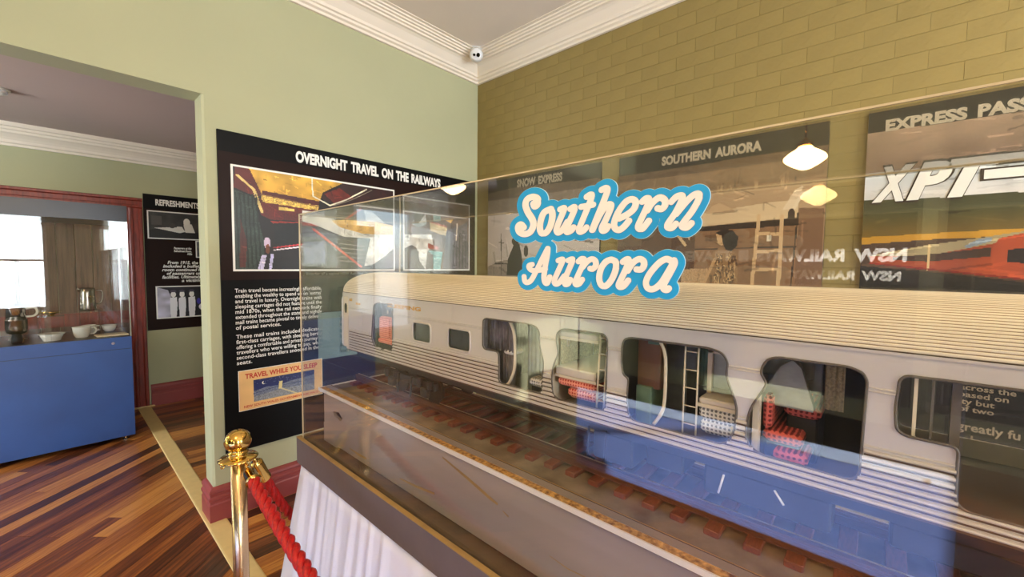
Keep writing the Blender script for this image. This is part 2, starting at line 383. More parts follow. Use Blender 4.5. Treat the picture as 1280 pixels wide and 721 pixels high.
# ------------------------------------------------------------------ printed pictures (numpy canvas -> coloured grid)
class Canvas:
    def __init__(s, nx, ny, rgb):
        s.nx, s.ny = nx, ny; s.a = np.empty((ny, nx, 3)); s.a[:] = rgb
        s.u, s.v = np.meshgrid((np.arange(nx)+.5)/nx, (np.arange(ny)+.5)/ny)
    def mask(s, pts):
        m = np.zeros(s.u.shape, bool); k = len(pts)
        for i in range(k):
            (x0, y0), (x1, y1) = pts[i], pts[(i+1) % k]
            if y0 == y1: continue
            c = ((y0 > s.v) != (y1 > s.v)) & (s.u < (x1-x0)*(s.v-y0)/(y1-y0)+x0); m ^= c
        return m
    def poly(s, pts, rgb, a=1., tex=0.):
        m = s.mask(pts); c = np.array(rgb, float)
        t = 1+tex*(rng.random(s.u.shape)-.5)[..., None] if tex else 1
        s.a[m] = (s.a*(1-a)+(c*t)*a)[m]; return s
    def grad(s, pts, c0, c1, horiz=False):
        m = s.mask(pts); q = s.u if horiz else s.v; lo, hi = q[m].min(), q[m].max()+1e-6
        t = ((q-lo)/(hi-lo))[..., None]; s.a[m] = (np.array(c0)*(1-t)+np.array(c1)*t)[m]; return s
    def line(s, pts, w_, rgb, asp=1.):
        for (x0, y0), (x1, y1) in zip(pts[:-1], pts[1:]):
            dx, dy = (x1-x0)*asp, y1-y0; L = dx*dx+dy*dy+1e-12
            t = np.clip((((s.u-x0)*asp)*dx+(s.v-y0)*dy)/L, 0, 1)
            d = np.hypot((s.u-x0)*asp-t*dx, s.v-y0-t*dy); s.a[d < w_] = rgb
        return s
    def blob(s, cx, cy, rx, ry, rgb, a=1.):
        m = ((s.u-cx)/rx)**2+((s.v-cy)/ry)**2 < 1; s.a[m] = s.a[m]*(1-a)+np.array(rgb)*a; return s
    def noise(s, amt, sx=8, sy=8):
        g = rng.random((sy+2, sx+2)); x = s.u*sx; y = s.v*sy; i = x.astype(int); j = y.astype(int); fx = x-i; fy = y-j
        q = (g[j, i]*(1-fx)+g[j, i+1]*fx)*(1-fy)+(g[j+1, i]*(1-fx)+g[j+1, i+1]*fx)*fy
        s.a *= (1+amt*(q-.5))[..., None]; return s
    def detail(s, n, amt=.35, ln=.06, w_=.004, asp=1.6, dirs=(0., .4, 1.57)):
        # short brush-like streaks that vary the print's tone
        for _ in range(n):
            x, y = rng.random(2); t = dirs[int(rng.integers(len(dirs)))]+rng.normal()*.15; L = ln*(.3+rng.random()); f = 1+amt*(rng.random()-.5)*2
            dx, dy = math.cos(t)*L, math.sin(t)*L
            q = np.clip((((s.u-x)*asp)*dx+(s.v-y)*dy)/(dx*dx+dy*dy), 0, 1)
            m = np.hypot((s.u-x)*asp-q*dx, s.v-y-q*dy) < w_*(.4+rng.random()); s.a[m] = s.a[m]*f+(f-1)*18
        return s
    def build(s, name, fr, u0, v1, wd, ht, parent, d=.001):
        # u0: left, v1: top (frame units); quads share verts, colour per face corner via face attribute
        nx, ny = s.nx, s.ny
        X = u0+np.arange(nx+1)/nx*wd; Y = v1-np.arange(ny+1)/ny*ht
        gx, gy = np.meshgrid(X, Y); o = np.array(fr.o+fr.n*d); P = o+gx[..., None]*np.array(fr.r)+gy[..., None]*np.array(fr.u)
        me = bpy.data.meshes.new(name); nv = (nx+1)*(ny+1)
        me.vertices.add(nv); me.vertices.foreach_set('co', P.reshape(-1))
        idx = np.arange(nv).reshape(ny+1, nx+1)
        q = np.stack([idx[1:, :-1], idx[1:, 1:], idx[:-1, 1:], idx[:-1, :-1]], -1).reshape(-1, 4)
        me.loops.add(q.size); me.loops.foreach_set('vertex_index', q.reshape(-1).astype(np.int32))
        me.polygons.add(len(q)); me.polygons.foreach_set('loop_start', (np.arange(len(q))*4).astype(np.int32))
        me.update(calc_edges=True)
        c = np.clip(s.a, 0, 255)/255; c = np.where(c <= .04045, c/12.92, ((c+.055)/1.055)**2.4)
        col = np.concatenate([c.reshape(-1, 3), np.ones((nx*ny, 1))], 1)
        at = me.attributes.new('Col', 'FLOAT_COLOR', 'FACE'); at.data.foreach_set('color', col.reshape(-1))
        return link(name, me, M['paint'], parent)

# ================================================================== THE SETTING
XR, YL, YF = 2.823, 3.022, 6.0        # right wall, left wall (its near face), far wall of the side room
YL2 = 3.20; JX = .62; HEAD = 2.583; ZC = 3.5; ZC2 = 2.83; XW, YB = -3.6, -3.2
def struct(name, mb, m, label, cat): return tag(mb.build(name, m), label, cat, None, 'structure')

fl = struct('floor', MB().box((XW, YB, -.06), (3.1, YF, -.006)), M['subfloor'], 'dark polished hardwood plank floor', 'floor')
# planks
def clip(poly, a, b, c):               # keep a*x + b*y <= c
    out = []
    for i in range(len(poly)):
        p, q = poly[i-1], poly[i]; dp = a*p[0]+b*p[1]-c; dq = a*q[0]+b*q[1]-c
        if (dp <= 0) != (dq <= 0):
            t = dp/(dp-dq); out.append((p[0]+(q[0]-p[0])*t, p[1]+(q[1]-p[1])*t))
        if dq <= 0: out.append(q)
    return out
def planks(region, view, ang, width, m):
    x0, x1, y0, y1 = region; c, s = math.cos(ang), math.sin(ang); stuff = MB(); n = 0
    R = 9.0
    for k in range(int(-R/width), int(R/width)):
        t = -R+random.uniform(0, 1.5)
        while t < R:
            L = random.choice((1.5, 1.9, 2.4, 2.9)); g = .0009
            rect = [(t+g, k*width+g), (t+L-g, k*width+g), (t+L-g, (k+1)*width-g), (t+g, (k+1)*width-g)]
            t += L
            poly = [(p*c-q*s, p*s+q*c) for p, q in rect]
            for h in ((-1, 0, -x0), (1, 0, x1), (0, -1, -y0), (0, 1, y1)):
                if poly: poly = clip(poly, *h)
            if len(poly) < 3: continue
            cx = sum(p[0] for p in poly)/len(poly); cy = sum(p[1] for p in poly)/len(poly)
            z = random.uniform(-.0005, .0004)
            if view(cx, cy):
                MB().prism(poly, lambda p, d: (p[0], p[1], d), -.006, z).build('plank', m, fl); n += 1
            else: stuff.prism(poly, lambda p, d: (p[0], p[1], d), -.006, z)
    return stuff, n
ang = math.radians(41.1)
st1, n1 = planks((XW, .577, YB, YF), lambda x, y: x > -1.35 and y > .9 and y > 1.3-2.2*(x+.3), ang, .088, M['plank_diag'])
st2, n2 = planks((.678, 3.1, YB, YF), lambda x, y: y > 1.2 and x < 2.4, 0, .088, M['plank_x'])
tag(st1.build('plank_field', M['plank_diag'], fl), kind='stuff'); tag(st2.build('plank_field', M['plank_x'], fl), kind='stuff')
# tan strip over the joint of the two floors
fs = empty('floor_strip', (.628, 3.5, 0), 'long flat tan strip covering the floor joint from door to stanchion', 'floor strip')
MB().prism([(.575, 0), (.578, .0045), (.585, .006), (.671, .006), (.678, .0045), (.681, 0)], lambda p, d: (p[0], d, p[1]), -1.5, 5.985).build('cover_strip', M['strip'], fs)
MB().prism([(-.35, 0), (-.35, .016), (.70, .016), (.715, .012), (.72, 0)], lambda p, d: (p[0], d, p[1]), 5.965, 6.0).build('threshold', M['strip'], fs)

# walls
wl_ = MB().box((XW, YL, 0), (-1.9, YL2, ZC)).box((-1.9, YL, HEAD), (JX, YL2, ZC))
ch = .012
wl_.prism([(JX, YL+ch), (JX+ch, YL), (XR+.1, YL), (XR+.1, YL2), (JX+ch, YL2), (JX, YL2-ch)], lambda p, d: (p[0], p[1], d), 0, HEAD)
wl_.box((JX, YL, HEAD), (XR+.1, YL2, ZC))
struct('wall_left', wl_, M['wall'], 'pale sage green plaster wall with wide opening to the side room', 'wall')
wr = struct('wall_right', MB().box((XR+.0022, YB, 0), (XR+.16, YF+.1, ZC)), M['joint'], 'painted brick wall behind the posters, coloured olive as warm-lit', 'wall')
# bricks
BL, BH = .240, .0862
def brick_mesh():
    l, h, c = BL/2-.0003, BH/2-.0005, .0016
    v = [(0, -l+c*.2, -h+c), (0, l-c*.2, -h+c), (0, l-c*.2, h-c), (0, -l+c*.2, h-c), (.0018, -l, -h), (.0018, l, -h), (.0018, l, h), (.0018, -l, h), (.02, -l, -h), (.02, l, -h), (.02, l, h), (.02, -l, h)]
    f = [(0, 3, 2, 1)]+[(a, b, b+4, a+4) for a, b in ((0, 1), (1, 2), (2, 3), (3, 0))]+[(a, b, b+4, a+4) for a, b in ((4, 5), (5, 6), (6, 7), (7, 4))]
    me = bpy.data.meshes.new('brick'); me.from_pydata(v, [], f); me.materials.append(M['brick'])
    bm = bmesh.new(); bm.from_mesh(me); bmesh.ops.recalc_face_normals(bm, faces=bm.faces)
    for ff in bm.faces: 
        pass
    bm.to_mesh(me); bm.free(); return me
bme = brick_mesh(); stuff = MB(); cnt = 0
z = ZC-BH/2; row = 0; cells = []
while z > 0:
    y = YL-.12-(BL/2 if row % 2 else 0)
    if row % 2: cells.append((YL-BL/4, z, .5))
    while y > YB:
        cells.append((y, z, 1)); y -= BL
    z -= BH; row += 1
for y, z, k in cells:
    jx = random.uniform(-.0007, .0007)
    if z > 1.62 and y > -.62 and cnt < 300 and z < 3.40:
        o = link('brick', bme, None, wr); o.location = (XR+jx, y, z); o.scale = (1, k, 1)
        o.matrix_parent_inverse = Matrix.Identity(4); cnt += 1
    else: stuff.box((XR+jx, y-(BL/2-.0015)*k, z-BH/2+.0015), (XR+.02, y+(BL/2-.0015)*k, z+BH/2-.0015))
tag(stuff.build('brick_field', M['brick'], wr), kind='stuff')
wf = MB()
for a, b in (((XW, YF, 0), (-2.8, YF+.15, 3.0)), ((-2.8, YF, 0), (-1.7, YF+.15, .5)), ((-2.8, YF, 2.5), (-1.7, YF+.15, 3.0)), ((-1.7, YF, 0), (XR+.1, YF+.15, 3.0))): wf.box(a, b)
struct('wall_far', wf, M['wall'], 'green end wall of the side room with door and poster', 'wall')
WIN = ((-1.0, -.06), (.76, 2.6))
wb = MB().box((XW, YB-.15, 0), (WIN[0][0], YB, ZC)).box((WIN[0][1], YB-.15, 0), (WIN[1][0], YB, ZC)).box((WIN[1][1], YB-.15, 0), (XR+.1, YB, ZC))
for a, b in WIN: wb.box((a, YB-.15, 0), (b, YB, .55)).box((a, YB-.15, 2.65), (b, YB, ZC))
struct('wall_rear', wb, M['wall'], 'green wall behind the viewer with two tall windows', 'wall')
ww = MB().box((XW-.15, YB, 0), (XW, 3.35, ZC)).box((XW-.15, 3.35, 0), (XW, 4.55, .5)).box((XW-.15, 3.35, 2.5), (XW, 4.55, ZC)).box((XW-.15, 4.55, 0), (XW, YF+.15, ZC))
struct('wall_side', ww, M['wall'], 'green side wall facing the brick wall', 'wall')
struct('ceiling', MB().box((XW, YB, ZC), (XR+.1, YL2, ZC+.1)), M['ceil'], 'warm grey plaster ceiling of the main room', 'ceiling')
struct('ceiling_side', MB().box((XW, YL2, ZC2), (XR+.1, YF, ZC2+.1)), M['ceil2'], 'pinkish grey ceiling of the side room', 'ceiling')
def window(i, a, b, z0, z1, fn, label):
    r = empty('window_%d' % i, fn((a+b)/2, z0, 0), label, 'window'); r['kind'] = 'structure'
    fr = MB()
    def bx(u0, u1, w0, w1, d0, d1, mb): 
        p, q = fn(u0, w0, d0), fn(u1, w1, d1); mb.box(p, q)
    for u0, u1, w0, w1 in ((a, a+.06, z0, z1), (b-.06, b, z0, z1), (a, b, z0, z0+.07), (a, b, z1-.06, z1)): bx(u0, u1, w0, w1, .02, .09, fr)
    fr.build('frame', M['win_frame'], r)
    m_ = MB(); bx(a+.06, b-.06, (z0+z1)/2-.02, (z0+z1)/2+.02, .03, .07, m_); m_.build('meeting_rail', M['win_frame'], r)
    for w0, w1 in ((z0+.07, (z0+z1)/2-.02), ((z0+z1)/2+.02, z1-.06)):
        m_ = MB(); bx(a+.06, b-.06, w0, w1, .047, .052, m_); m_.build('pane', M['win_glass'], r)
window(1, *WIN[0], .55, 2.65, lambda u, w_, d: (u, YB-d, w_), 'tall white sash window in the rear wall, left one')
window(2, *WIN[1], .55, 2.65, lambda u, w_, d: (u, YB-d, w_), 'tall white sash window in the rear wall, nearest the brick wall')
window(3, 3.35, 4.55, .5, 2.5, lambda u, w_, d: (XW-d, u, w_), 'wide white window in the side room')
window(4, -2.8, -1.7, .5, 2.5, lambda u, w_, d: (u, YF+d, w_), 'white window in the end wall of the side room')

# cornices: profile (out from wall, z), mitred at the corner
PROF = [(0, 3.33), (.022, 3.33), (.026, 3.345), (.045, 3.352), (.05, 3.366), (.066, 3.37), (.072, 3.388), (.092, 3.408), (.115, 3.432), (.135, 3.444), (.155, 3.446), (.158, 3.458), (.178, 3.460), (.182, 3.470), (.200, 3.472), (.204, 3.482), (.222, 3.484), (.226, 3.493), (.25, 3.494), (.25, 3.5), (0, 3.5)]
def sweep(prof, path):
    mb = MB(); k = len(prof); v = [p for st in path for p in st(prof)]; f = []
    for j in range(len(path)-1):
        for i in range(k): f.append((j*k+i, j*k+(i+1) % k, (j+1)*k+(i+1) % k, (j+1)*k+i))
    f.append(tuple(range(k))); f.append(tuple(range((len(path)-1)*k, len(path)*k)))
    return mb.add(v, f)
c1 = sweep(PROF, [lambda P: [(XW, YL-d, z_) for d, z_ in P], lambda P: [(XR-d, YL-d, z_) for d, z_ in P]])
struct('trim_1', c1, M['cornice'], 'cream stepped plaster cornice along the sage wall', 'cornice')
c2 = sweep(PROF, [lambda P: [(XR-d, YL-d, z_) for d, z_ in P], lambda P: [(XR-d, YB, z_) for d, z_ in P]])
struct('trim_2', c2, M['cornice'], 'cream stepped plaster cornice along the brick wall', 'cornice')
PR2 = [(0, 2.64), (.018, 2.64), (.022, 2.66), (.04, 2.668), (.045, 2.69), (.06, 2.71), (.085, 2.735), (.1, 2.745), (.103, 2.765), (.12, 2.77), (.124, 2.79), (.145, 2.795), (.15, 2.83), (0, 2.83)]
struct('trim_3', sweep(PR2, [lambda P: [(XW, YF-d, z_) for d, z_ in P], lambda P: [(XR, YF-d, z_) for d, z_ in P]]), M['cornice'], 'cream cornice in the side room', 'cornice')
# baseboards
BP = [(0, 0), (.026, 0), (.026, .11), (.022, .118), (.022, .135), (.028, .14), (.028, .155), (.02, .163), (.02, .178), (.025, .184), (.022, .2), (.01, .212), (0, .216)]
bl = sweep(BP, [lambda P: [(JX-d, YL2, z_) for d, z_ in P], lambda P: [(JX-d, YL-d, z_) for d, z_ in P], lambda P: [(XR, YL-d, z_) for d, z_ in P]])
struct('baseboard_left', bl, M['skirt_red'], 'dusty oxblood stepped baseboard along the sage wall and around the jamb', 'baseboard')
bf = sweep(BP, [lambda P: [(.69, YF-d, z_*1.1) for d, z_ in P], lambda P: [(XR, YF-d, z_*1.1) for d, z_ in P]])
struct('baseboard_far', bf, M['skirt_red'], 'oxblood baseboard under the small poster in the side room', 'baseboard')
br = sweep(BP, [lambda P: [(XR-d, YL, z_) for d, z_ in P], lambda P: [(XR-d, YB, z_) for d, z_ in P]])
struct('baseboard_right', br, M['skirt_red'], 'oxblood baseboard along the brick wall', 'baseboard')
# door and its architrave
d1 = empty('door_1', (0, YF, 0), 'brown plank door in an oxblood frame behind the blue cabinet', 'door'); d1['kind'] = 'structure'
ap = [(0, 0), (0, .022), (.012, .03), (.03, .03), (.036, .022), (.075, .022), (.085, .034), (.105, .034), (.112, .02), (.112, 0)]
MB().prism(ap, lambda p, d: (.562+p[0], YF-p[1], d), 0, 2.165).build('architrave', M['door_red'], d1)
MB().prism(ap, lambda p, d: (d, YF-p[1], 2.165+p[0]), -.942, .674).build('architrave_head', M['door_red'], d1)
MB().prism(ap, lambda p, d: (-.83-p[0], YF-p[1], d), 0, 2.165).build('architrave', M['door_red'], d1)
B('jamb_lining', (.52, YF-.018, 0), (.562, YF, 2.165), M['door_red'], d1)
for i in range(11):
    a = -.83+i*.1235
    RB('plank', (a+.001, YF-.012-.003*(i % 2), .01), (a+.1225, YF, 2.165), M['door_wood'], d1, .003)
B('rail', (-.83, YF-.024, .95), (.52, YF-.012, 1.08), M['door_red'], d1)

# ceiling camera in the corner
cc = empty('security_camera', (XR-.22, YL-.22, 3.45), 'small white dome security camera in the ceiling corner', 'security camera')
dv = Vector((-.66, -.66, -.36)).normalized()
def oriented_lathe(prof, c, axis, n=24):
    ax = Vector(axis).normalized(); a = ax.orthogonal().normalized(); b = ax.cross(a); v = []; f = []
    for r, h in prof:
        for i in range(n):
            t = 2*math.pi*i/n; v.append(Vector(c)+ax*h+a*r*math.cos(t)+b*r*math.sin(t))
    for k in range(len(prof)-1):
        for i in range(n): f.append((k*n+i, k*n+(i+1) % n, (k+1)*n+(i+1) % n, (k+1)*n+i))
    f.append(tuple(range(n))); f.append(tuple(range((len(prof)-1)*n, len(prof)*n)))
    return MB().add(v, f)
cp = Vector((XR-.275, YL-.275, 3.455))
oriented_lathe([(.062, -.05), (.068, -.03), (.068, 0), (.06, .014)], cp+Vector((.015, .015, .05)), (-.25, -.25, -1)).build('mount', M['plastic'], cc, True)
ball = oriented_lathe([(.002, -.058), (.032, -.05), (.053, -.028), (.06, 0), (.053, .028), (.046, .04), (.043, .042), (.002, .043)], cp+Vector((-.005, -.005, -.03)), dv).build('turret', M['plastic'], cc, True)
sd = Vector((.707, -.707, 0))
for q, r in ((.018, .016), (-.017, .011)):
    oriented_lathe([(r, 0), (r, .003), (r*.8, .004)], cp+Vector((-.005, -.005, -.034))+dv*.043+sd*q, dv, 16).build('lens', M['lens'], cc)
# pendant lamps (some globes show in the glass, the last is added to light the train) and a flush ceiling light in the side room
LP = [(.0015, .115), (.05, .113), (.055, .085), (.085, .07), (.13, .04), (.152, .012), (.148, -.01), (.11, -.04), (.06, -.07), (.035, -.082), (.0015, -.085)]
for i, (x, y, z_) in enumerate(((-2.83, .55, 2.5), (-1.9, 3.93, 2.53), (-.6, -1.6, 2.62), (1.75, -1.7, 2.62), (-.38, .72, 2.66))):
    lab = ('opal glass pendant lamp above the banner cabinet', 'opal glass pendant lamp in the side room', 'opal glass pendant lamp behind the viewer', 'opal glass pendant lamp near the brick wall', 'opal glass pendant lamp added over the viewer to light the train')[i]
    t = empty('pendant_lamp', (x, y, z_), lab, 'lamp', 'pendant lamps')
    MB().lathe(LP, (x, y, z_), 28).build('globe', M['lamp_glass'], t, True)
    MB().lathe([(.056, .1), (.058, .13), (.03, .15), (.012, .17), (.008, .18)], (x, y, z_), 20).build('fitter', M['brass'], t, True)
    MB().lathe([(.006, .17), (.006, (ZC2 if y > YL else ZC)-z_-.02)], (x, y, z_), 10).build('stem', M['brass'], t, True)
    MB().lathe([(.06, (ZC2 if y > YL else ZC)-z_), (.06, (ZC2 if y > YL else ZC)-z_-.01), (.03, (ZC2 if y > YL else ZC)-z_-.035)], (x, y, z_), 20).build('ceiling_rose', M['brass'], t, True)
t = empty('ceiling_light', (-.215, 4.8, ZC2), 'round white flush ceiling fitting in the side room', 'ceiling light')
MB().lathe([(.06, 0), (.062, -.012), (.05, -.018)], (-.215, 4.8, ZC2), 24).build('base', M['lamp_white'], t, True)
MB().lathe([(.046, -.016), (.046, -.032), (.034, -.04), (.002, -.042)], (-.215, 4.8, ZC2), 24).build('cover', M['plastic'], t, True)

# ================================================================== WALL PANELS AND POSTERS
FL = Frame((0, YL-.016, 0), (1, 0, 0), (0, 0, 1))          # on the left wall, u = x, v = z
FR = Frame((XR-.016, 0, 0), (0, -1, 0), (0, 0, 1))         # on the right wall, u = -y
FF = Frame((0, YF-.014, 0), (1, 0, 0), (0, 0, 1))
pn = empty('black_panel', (1.73, YL, .4), 'large black panel headed OVERNIGHT TRAVEL ON THE RAILWAYS on the sage wall', 'wall panel')
B('board', (.688, YL-.016, .402), (2.782, YL-.001, 2.396), M['panel'], pn)
B('brown_field', (.69, YL-.0172, 1.49), (2.78, YL-.016, 2.27), M['panel_brown'], pn)
text_lines('headline', FL, [('OVERNIGHT   TRAVEL   ON   THE   RAILWAYS', 1.132, 2.282, 1.226, .078)], M['white'], pn, .05)
def photo(parent, name, fr, x0, x1, z0, z1, cv, b=.012):
    # white bordered print
    mb = MB(); P_ = [fr.p(x0-b, z0-b, .0012), fr.p(x1+b, z0-b, .0012), fr.p(x1+b, z1+b, .0012), fr.p(x0-b, z1+b, .0012)]
    Q = [fr.p(x0-b, z0-b, .003), fr.p(x1+b, z0-b, .003), fr.p(x1+b, z1+b, .003), fr.p(x0-b, z1+b, .003)]
    mb.add(P_+Q, [(4, 5, 6, 7), (0, 1, 5, 4), (1, 2, 6, 5), (2, 3, 7, 6), (3, 0, 4, 7)])
    o = mb.build(name, M['white'], parent); cv.build('picture', fr, x0, z1, x1-x0, z1-z0, o, .004); return o
c = Canvas(240, 150, (20, 9, 8)); 
c.poly([(.01,0),(.1,0),(.145,.25),(.11,.27),(0,.2)], (88, 22, 16)).grad([(.08,0),(.142,.244),(.46,.275),(.491,.137),(.62,0)], (222, 172, 66), (196, 146, 50))
c.poly([(.142,.2),(.47,.24),(.46,.3),(.14,.27)], (74, 16, 12)).poly([(.11,.275),(.459,.34),(.458,.471),(.183,.487),(.133,.447)], (92, 20, 14), 1, .3)
c.poly([(.136,.245),(.463,.29),(.459,.345),(.141,.315)], (206, 168, 78), 1, .5).line([(.14,.24),(.46,.30)], .006, (120, 80, 40)).poly([(.229,.345),(.316,.354),(.316,.382),(.229,.382)], (226, 190, 96))
c.line([(.02,.08),(.1,.2),(.14,.42)], .008, (210, 180, 110)).poly([(.183,.5),(.458,.48),(.458,.52),(.2,.53)], (150, 34, 22))
c.poly([(.201,.52),(.363,.497),(.361,.714),(.205,.739)], (8, 8, 10)).line([(.198,.776),(.361,.727),(.45,.70)], .007, (176, 40, 50)).line([(.2,.80),(.37,.75)], .006, (226, 210, 214))
c.poly([(0,.22),(.099,.277),(.12,.496),(.148,.731),(.14,1),(0,1)], (44, 56, 48), 1, .35)
for k in range(6): c.line([(.01+k*.02,.25),(.02+k*.022,.98)], .004, (24, 32, 28))
c.poly([(.03,.5),(.06,.72),(.05,.98),(.02,.98)], (96, 26, 18), .7)
c.blob(.163, .73, .018, .06, (190, 170, 190)).blob(.165, .79, .012, .05, (120, 60, 30)).poly([(.134,.852),(.159,.851),(.14,1),(.11,1)], (206, 200, 232)).poly([(.181,.838),(.198,.837),(.184,1),(.168,1)], (196, 190, 226))
c.poly([(.491,.137),(.609,.042),(.62,0),(1,0),(1,.1),(.632,.281),(.483,.205)], (44, 12, 10)).poly([(.5,.15),(.6,.06),(.7,.16),(.56,.24)], (104, 26, 14))
c.line([(.425,0),(.428,.191),(.536,.273),(.649,.182),(.79,.03)], .007, (232, 224, 196), 1.7).line([(.56,.27),(.68,.18),(.83,.03)], .003, (150, 140, 120), 1.7)
c.poly([(.364,.55),(.58,.6),(.58,.97),(.364,.97)], (60, 66, 78), 1, .5).poly([(.366,.70),(.5,.68),(.5,.94),(.366,.94)], (120, 130, 156), .8, .4)
c.poly([(.364,.36),(.429,.36),(.63,.46),(.982,.56),(.982,.62),(.63,.62),(.43,.5),(.364,.48)], (208, 206, 194), 1, .15).poly([(.54,.44),(.767,.39),(1,.44),(1,.56),(.766,.57),(.598,.51)], (216, 172, 92), 1, .2)
c.poly([(.58,.62),(.8,.66),(.78,.94),(.57,.9)], (46, 40, 40)).poly([(.82,.60),(1,.56),(1,.727),(.94,.82),(.83,.95),(.77,.96)], (224, 220, 212))
for k in range(5): c.line([(.6,.70+k*.05),(.765,.72+k*.05)], .006, (120, 112, 106))
c.line([(.428,.553),(.746,.97)], .009, (196, 74, 60)); c.noise(.35, 24, 16).detail(420, .3, .06, .005)
photo(pn, 'photograph', FL, .764, 1.876, 1.557, 2.188, c)
c = Canvas(150, 130, (116, 98, 88))
c.poly([(0,0),(1,0),(1,.17),(0,.36)], (130, 108, 92)).poly([(.2,.0),(.3,.0),(.3,.3),(.2,.3)], (110, 80, 70)).poly([(.36,.32),(.63,.372),(.62,.5),(.37,.44)], (214, 188, 140)).poly([(.36,.30),(.63,.35),(.63,.372),(.36,.32)], (180, 110, 96)).poly([(.56,.24),(.76,.2),(.69,.3)], (206, 160, 84))
c.poly([(.62,.42),(.97,.26),(1,1),(.56,1)], (108, 104, 108), 1, .3)
for k in range(7): c.line([(.64+k*.05,.45),(.62+k*.055,1)], .005, (78, 74, 80))
c.poly([(0,.52),(.388,.49),(.415,.64),(.323,.745),(.297,1),(.2,.87),(.17,.7),(.1,.657),(0,.71)], (230, 224, 216)).poly([(0,.71),(.1,.657),(.197,.75),(.209,.9),(.297,1),(0,1)], (92, 78, 72), 1, .2).poly([(.336,.733),(.563,.737),(.522,1),(.414,1),(.415,.793)], (124, 176, 172)).poly([(.336,.62),(.508,.675),(.48,.715),(.336,.695)], (176, 96, 84)).blob(.2, .3, .12, .1, (170, 190, 190), .7)
c.line([(.8,.3),(.78,.55)], .01, (226, 210, 190)); c.noise(.35, 16, 14).detail(260, .35, .07, .007, 1.2)
photo(pn, 'photograph', FL, 1.98, 2.697, 1.557, 2.16, c)
BODY1 = ["Train travel became increasingly affordable,", "enabling the wealthy to spend up on 'extras'", "and travel in luxury. Overnight trains with", "sleeping carriages did not feature until the", "mid 1870s, when the rail network finally", "extended throughout the state and nightly", "mail trains became pivotal to timely delivery", "of postal services."]
BODY2 = ["These mail trains included dedicated", "first-class carriages, with sleeping berths", "offering a comfortable and private journey to", "travellers who were willing to pay, while", "second-class travellers snoozed in their", "seats."]
it = [(s_, .758, 1.404-i*.0332, .532 if i < 7 else .26, .034) for i, s_ in enumerate(BODY1)]+[(s_, .758, 1.114-i*.0332, .532 if i < 5 else .085, .034) for i, s_ in enumerate(BODY2)]
text_lines('body_text', FL, it, M['white'], pn, .010, body=True)
text_lines('caption', FL, [('Interior of a typical NSW Railways', 1.19, 1.512, .42, .024)], M['white'], pn, .018, body=True)
B('teal_reflection', (1.262, YL-.0172, .905), (2.70, YL-.016, 1.245), M['teal_reflection'], pn)  # flat teal patch painting in a reflection of the side room
text_lines('body_text', FL, [(s_, 1.42, 1.19-i*.044, w_, .04) for i, (s_, w_) in enumerate((('A', .03), ('ins', .05), ('bat', .06), ('why', .07), ('yo', .036), ('people', .13), ('nor ar', .14)))], M['white'], pn, .018, body=True)
B('brown_box', (1.30, YL-.0176, .60), (2.70, YL-.016, .904), M['panel_brown'], pn)
text_lines('body_text', FL, [(s_, 1.42, .835-i*.042, w_, .04) for i, (s_, w_) in enumerate((('The private', .22), ('silver plated', .24), ('rubber mats and', .29)))], M['white'], pn, .018, body=True)
# the small framed travel print fixed to the panel
c = Canvas(200, 100, (230, 186, 122)); c.noise(.08, 6, 6)
c.grad([(.155,.27),(.895,.27),(.895,.83),(.155,.83)], (22, 32, 84), (30, 46, 110)).poly([(.155,.56),(.3,.5),(.45,.52),(.6,.45),(.75,.44),(.895,.40),(.895,.83),(.155,.83)], (104, 112, 132), 1, .7).poly([(.155,.70),(.5,.62),(.895,.66),(.895,.83),(.155,.83)], (132, 136, 140), 1, .6).line([(.46,.6),(.66,.83)], .012, (200, 190, 150)).line([(.155,.62),(.45,.54),(.895,.52)], .008, (60, 70, 110)).poly([(.45,.42),(.49,.42),(.48,.62),(.44,.62)], (222, 206, 140)).blob(.27,.38,.02,.04,(236, 230, 210)).blob(.277,.375,.014,.032,(26, 38, 92))
for k in range(40): c.blob(.17+.7*rng.random(), .29+.16*rng.random(), .003, .006, (150, 160, 190))
tp = tag(photo(None, 'travel_print', FL, .766, 1.284, .658, .912, c, .003), 'cream travel print reading TRAVEL WHILE YOU SLEEP low on the black panel', 'poster')
text_lines('title', FL, [('TRAVEL WHILE YOU SLEEP', .80, .858, .45, .034)], M['red_print'], tp, .03, d=.0052)
text_lines('footer', FL, [('NEW SOUTH WALES GOVERNMENT RAILWAYS', .79, .672, .465, .016)], M['red_print'], tp, .02, d=.0052)

def poster(label, y0, wd, cv, title, tbox, mt, zb=.385, zt=2.385):
    r = empty('wall_poster', (XR, y0-wd/2, zb), label, 'poster', 'posters on the brick wall')
    B('board', (XR-.016, y0-wd, zb), (XR-.0005, y0, zt), M['poster_edge'], r)
    cv.build('picture', FR, -y0, zt, wd, zt-zb, r, .0012)
    if title: text_lines('title', FR, [(title, *tbox)], mt, r, .05, d=.003)
    return r
c = Canvas(200, 260, (150, 138, 126)); c.noise(.1, 4, 6)
c.poly([(0,0),(1,0),(1,.06),(0,.06)], (36, 31, 28)).poly([(0,.055),(.28,.045),(.28,.152),(0,.152)], (120, 104, 90), 1, .3).poly([(.28,.045),(1,.06),(1,.16),(.28,.15)], (140, 118, 98), 1, .2).grad([(0,.152),(1,.15),(1,.5),(0,.5)], (206, 196, 192), (196, 184, 172))
c.poly([(0,.40),(.147,.372),(.4,.36),(1,.38),(1,.55),(0,.55)], (150, 138, 128), 1, .2).line([(.144,.25),(.148,.45)], .003, (60, 50, 46)).line([(.12,.288),(.173,.289)], .002, (60, 50, 46)).line([(.08,.385),(.21,.386)], .003, (50, 42, 40))
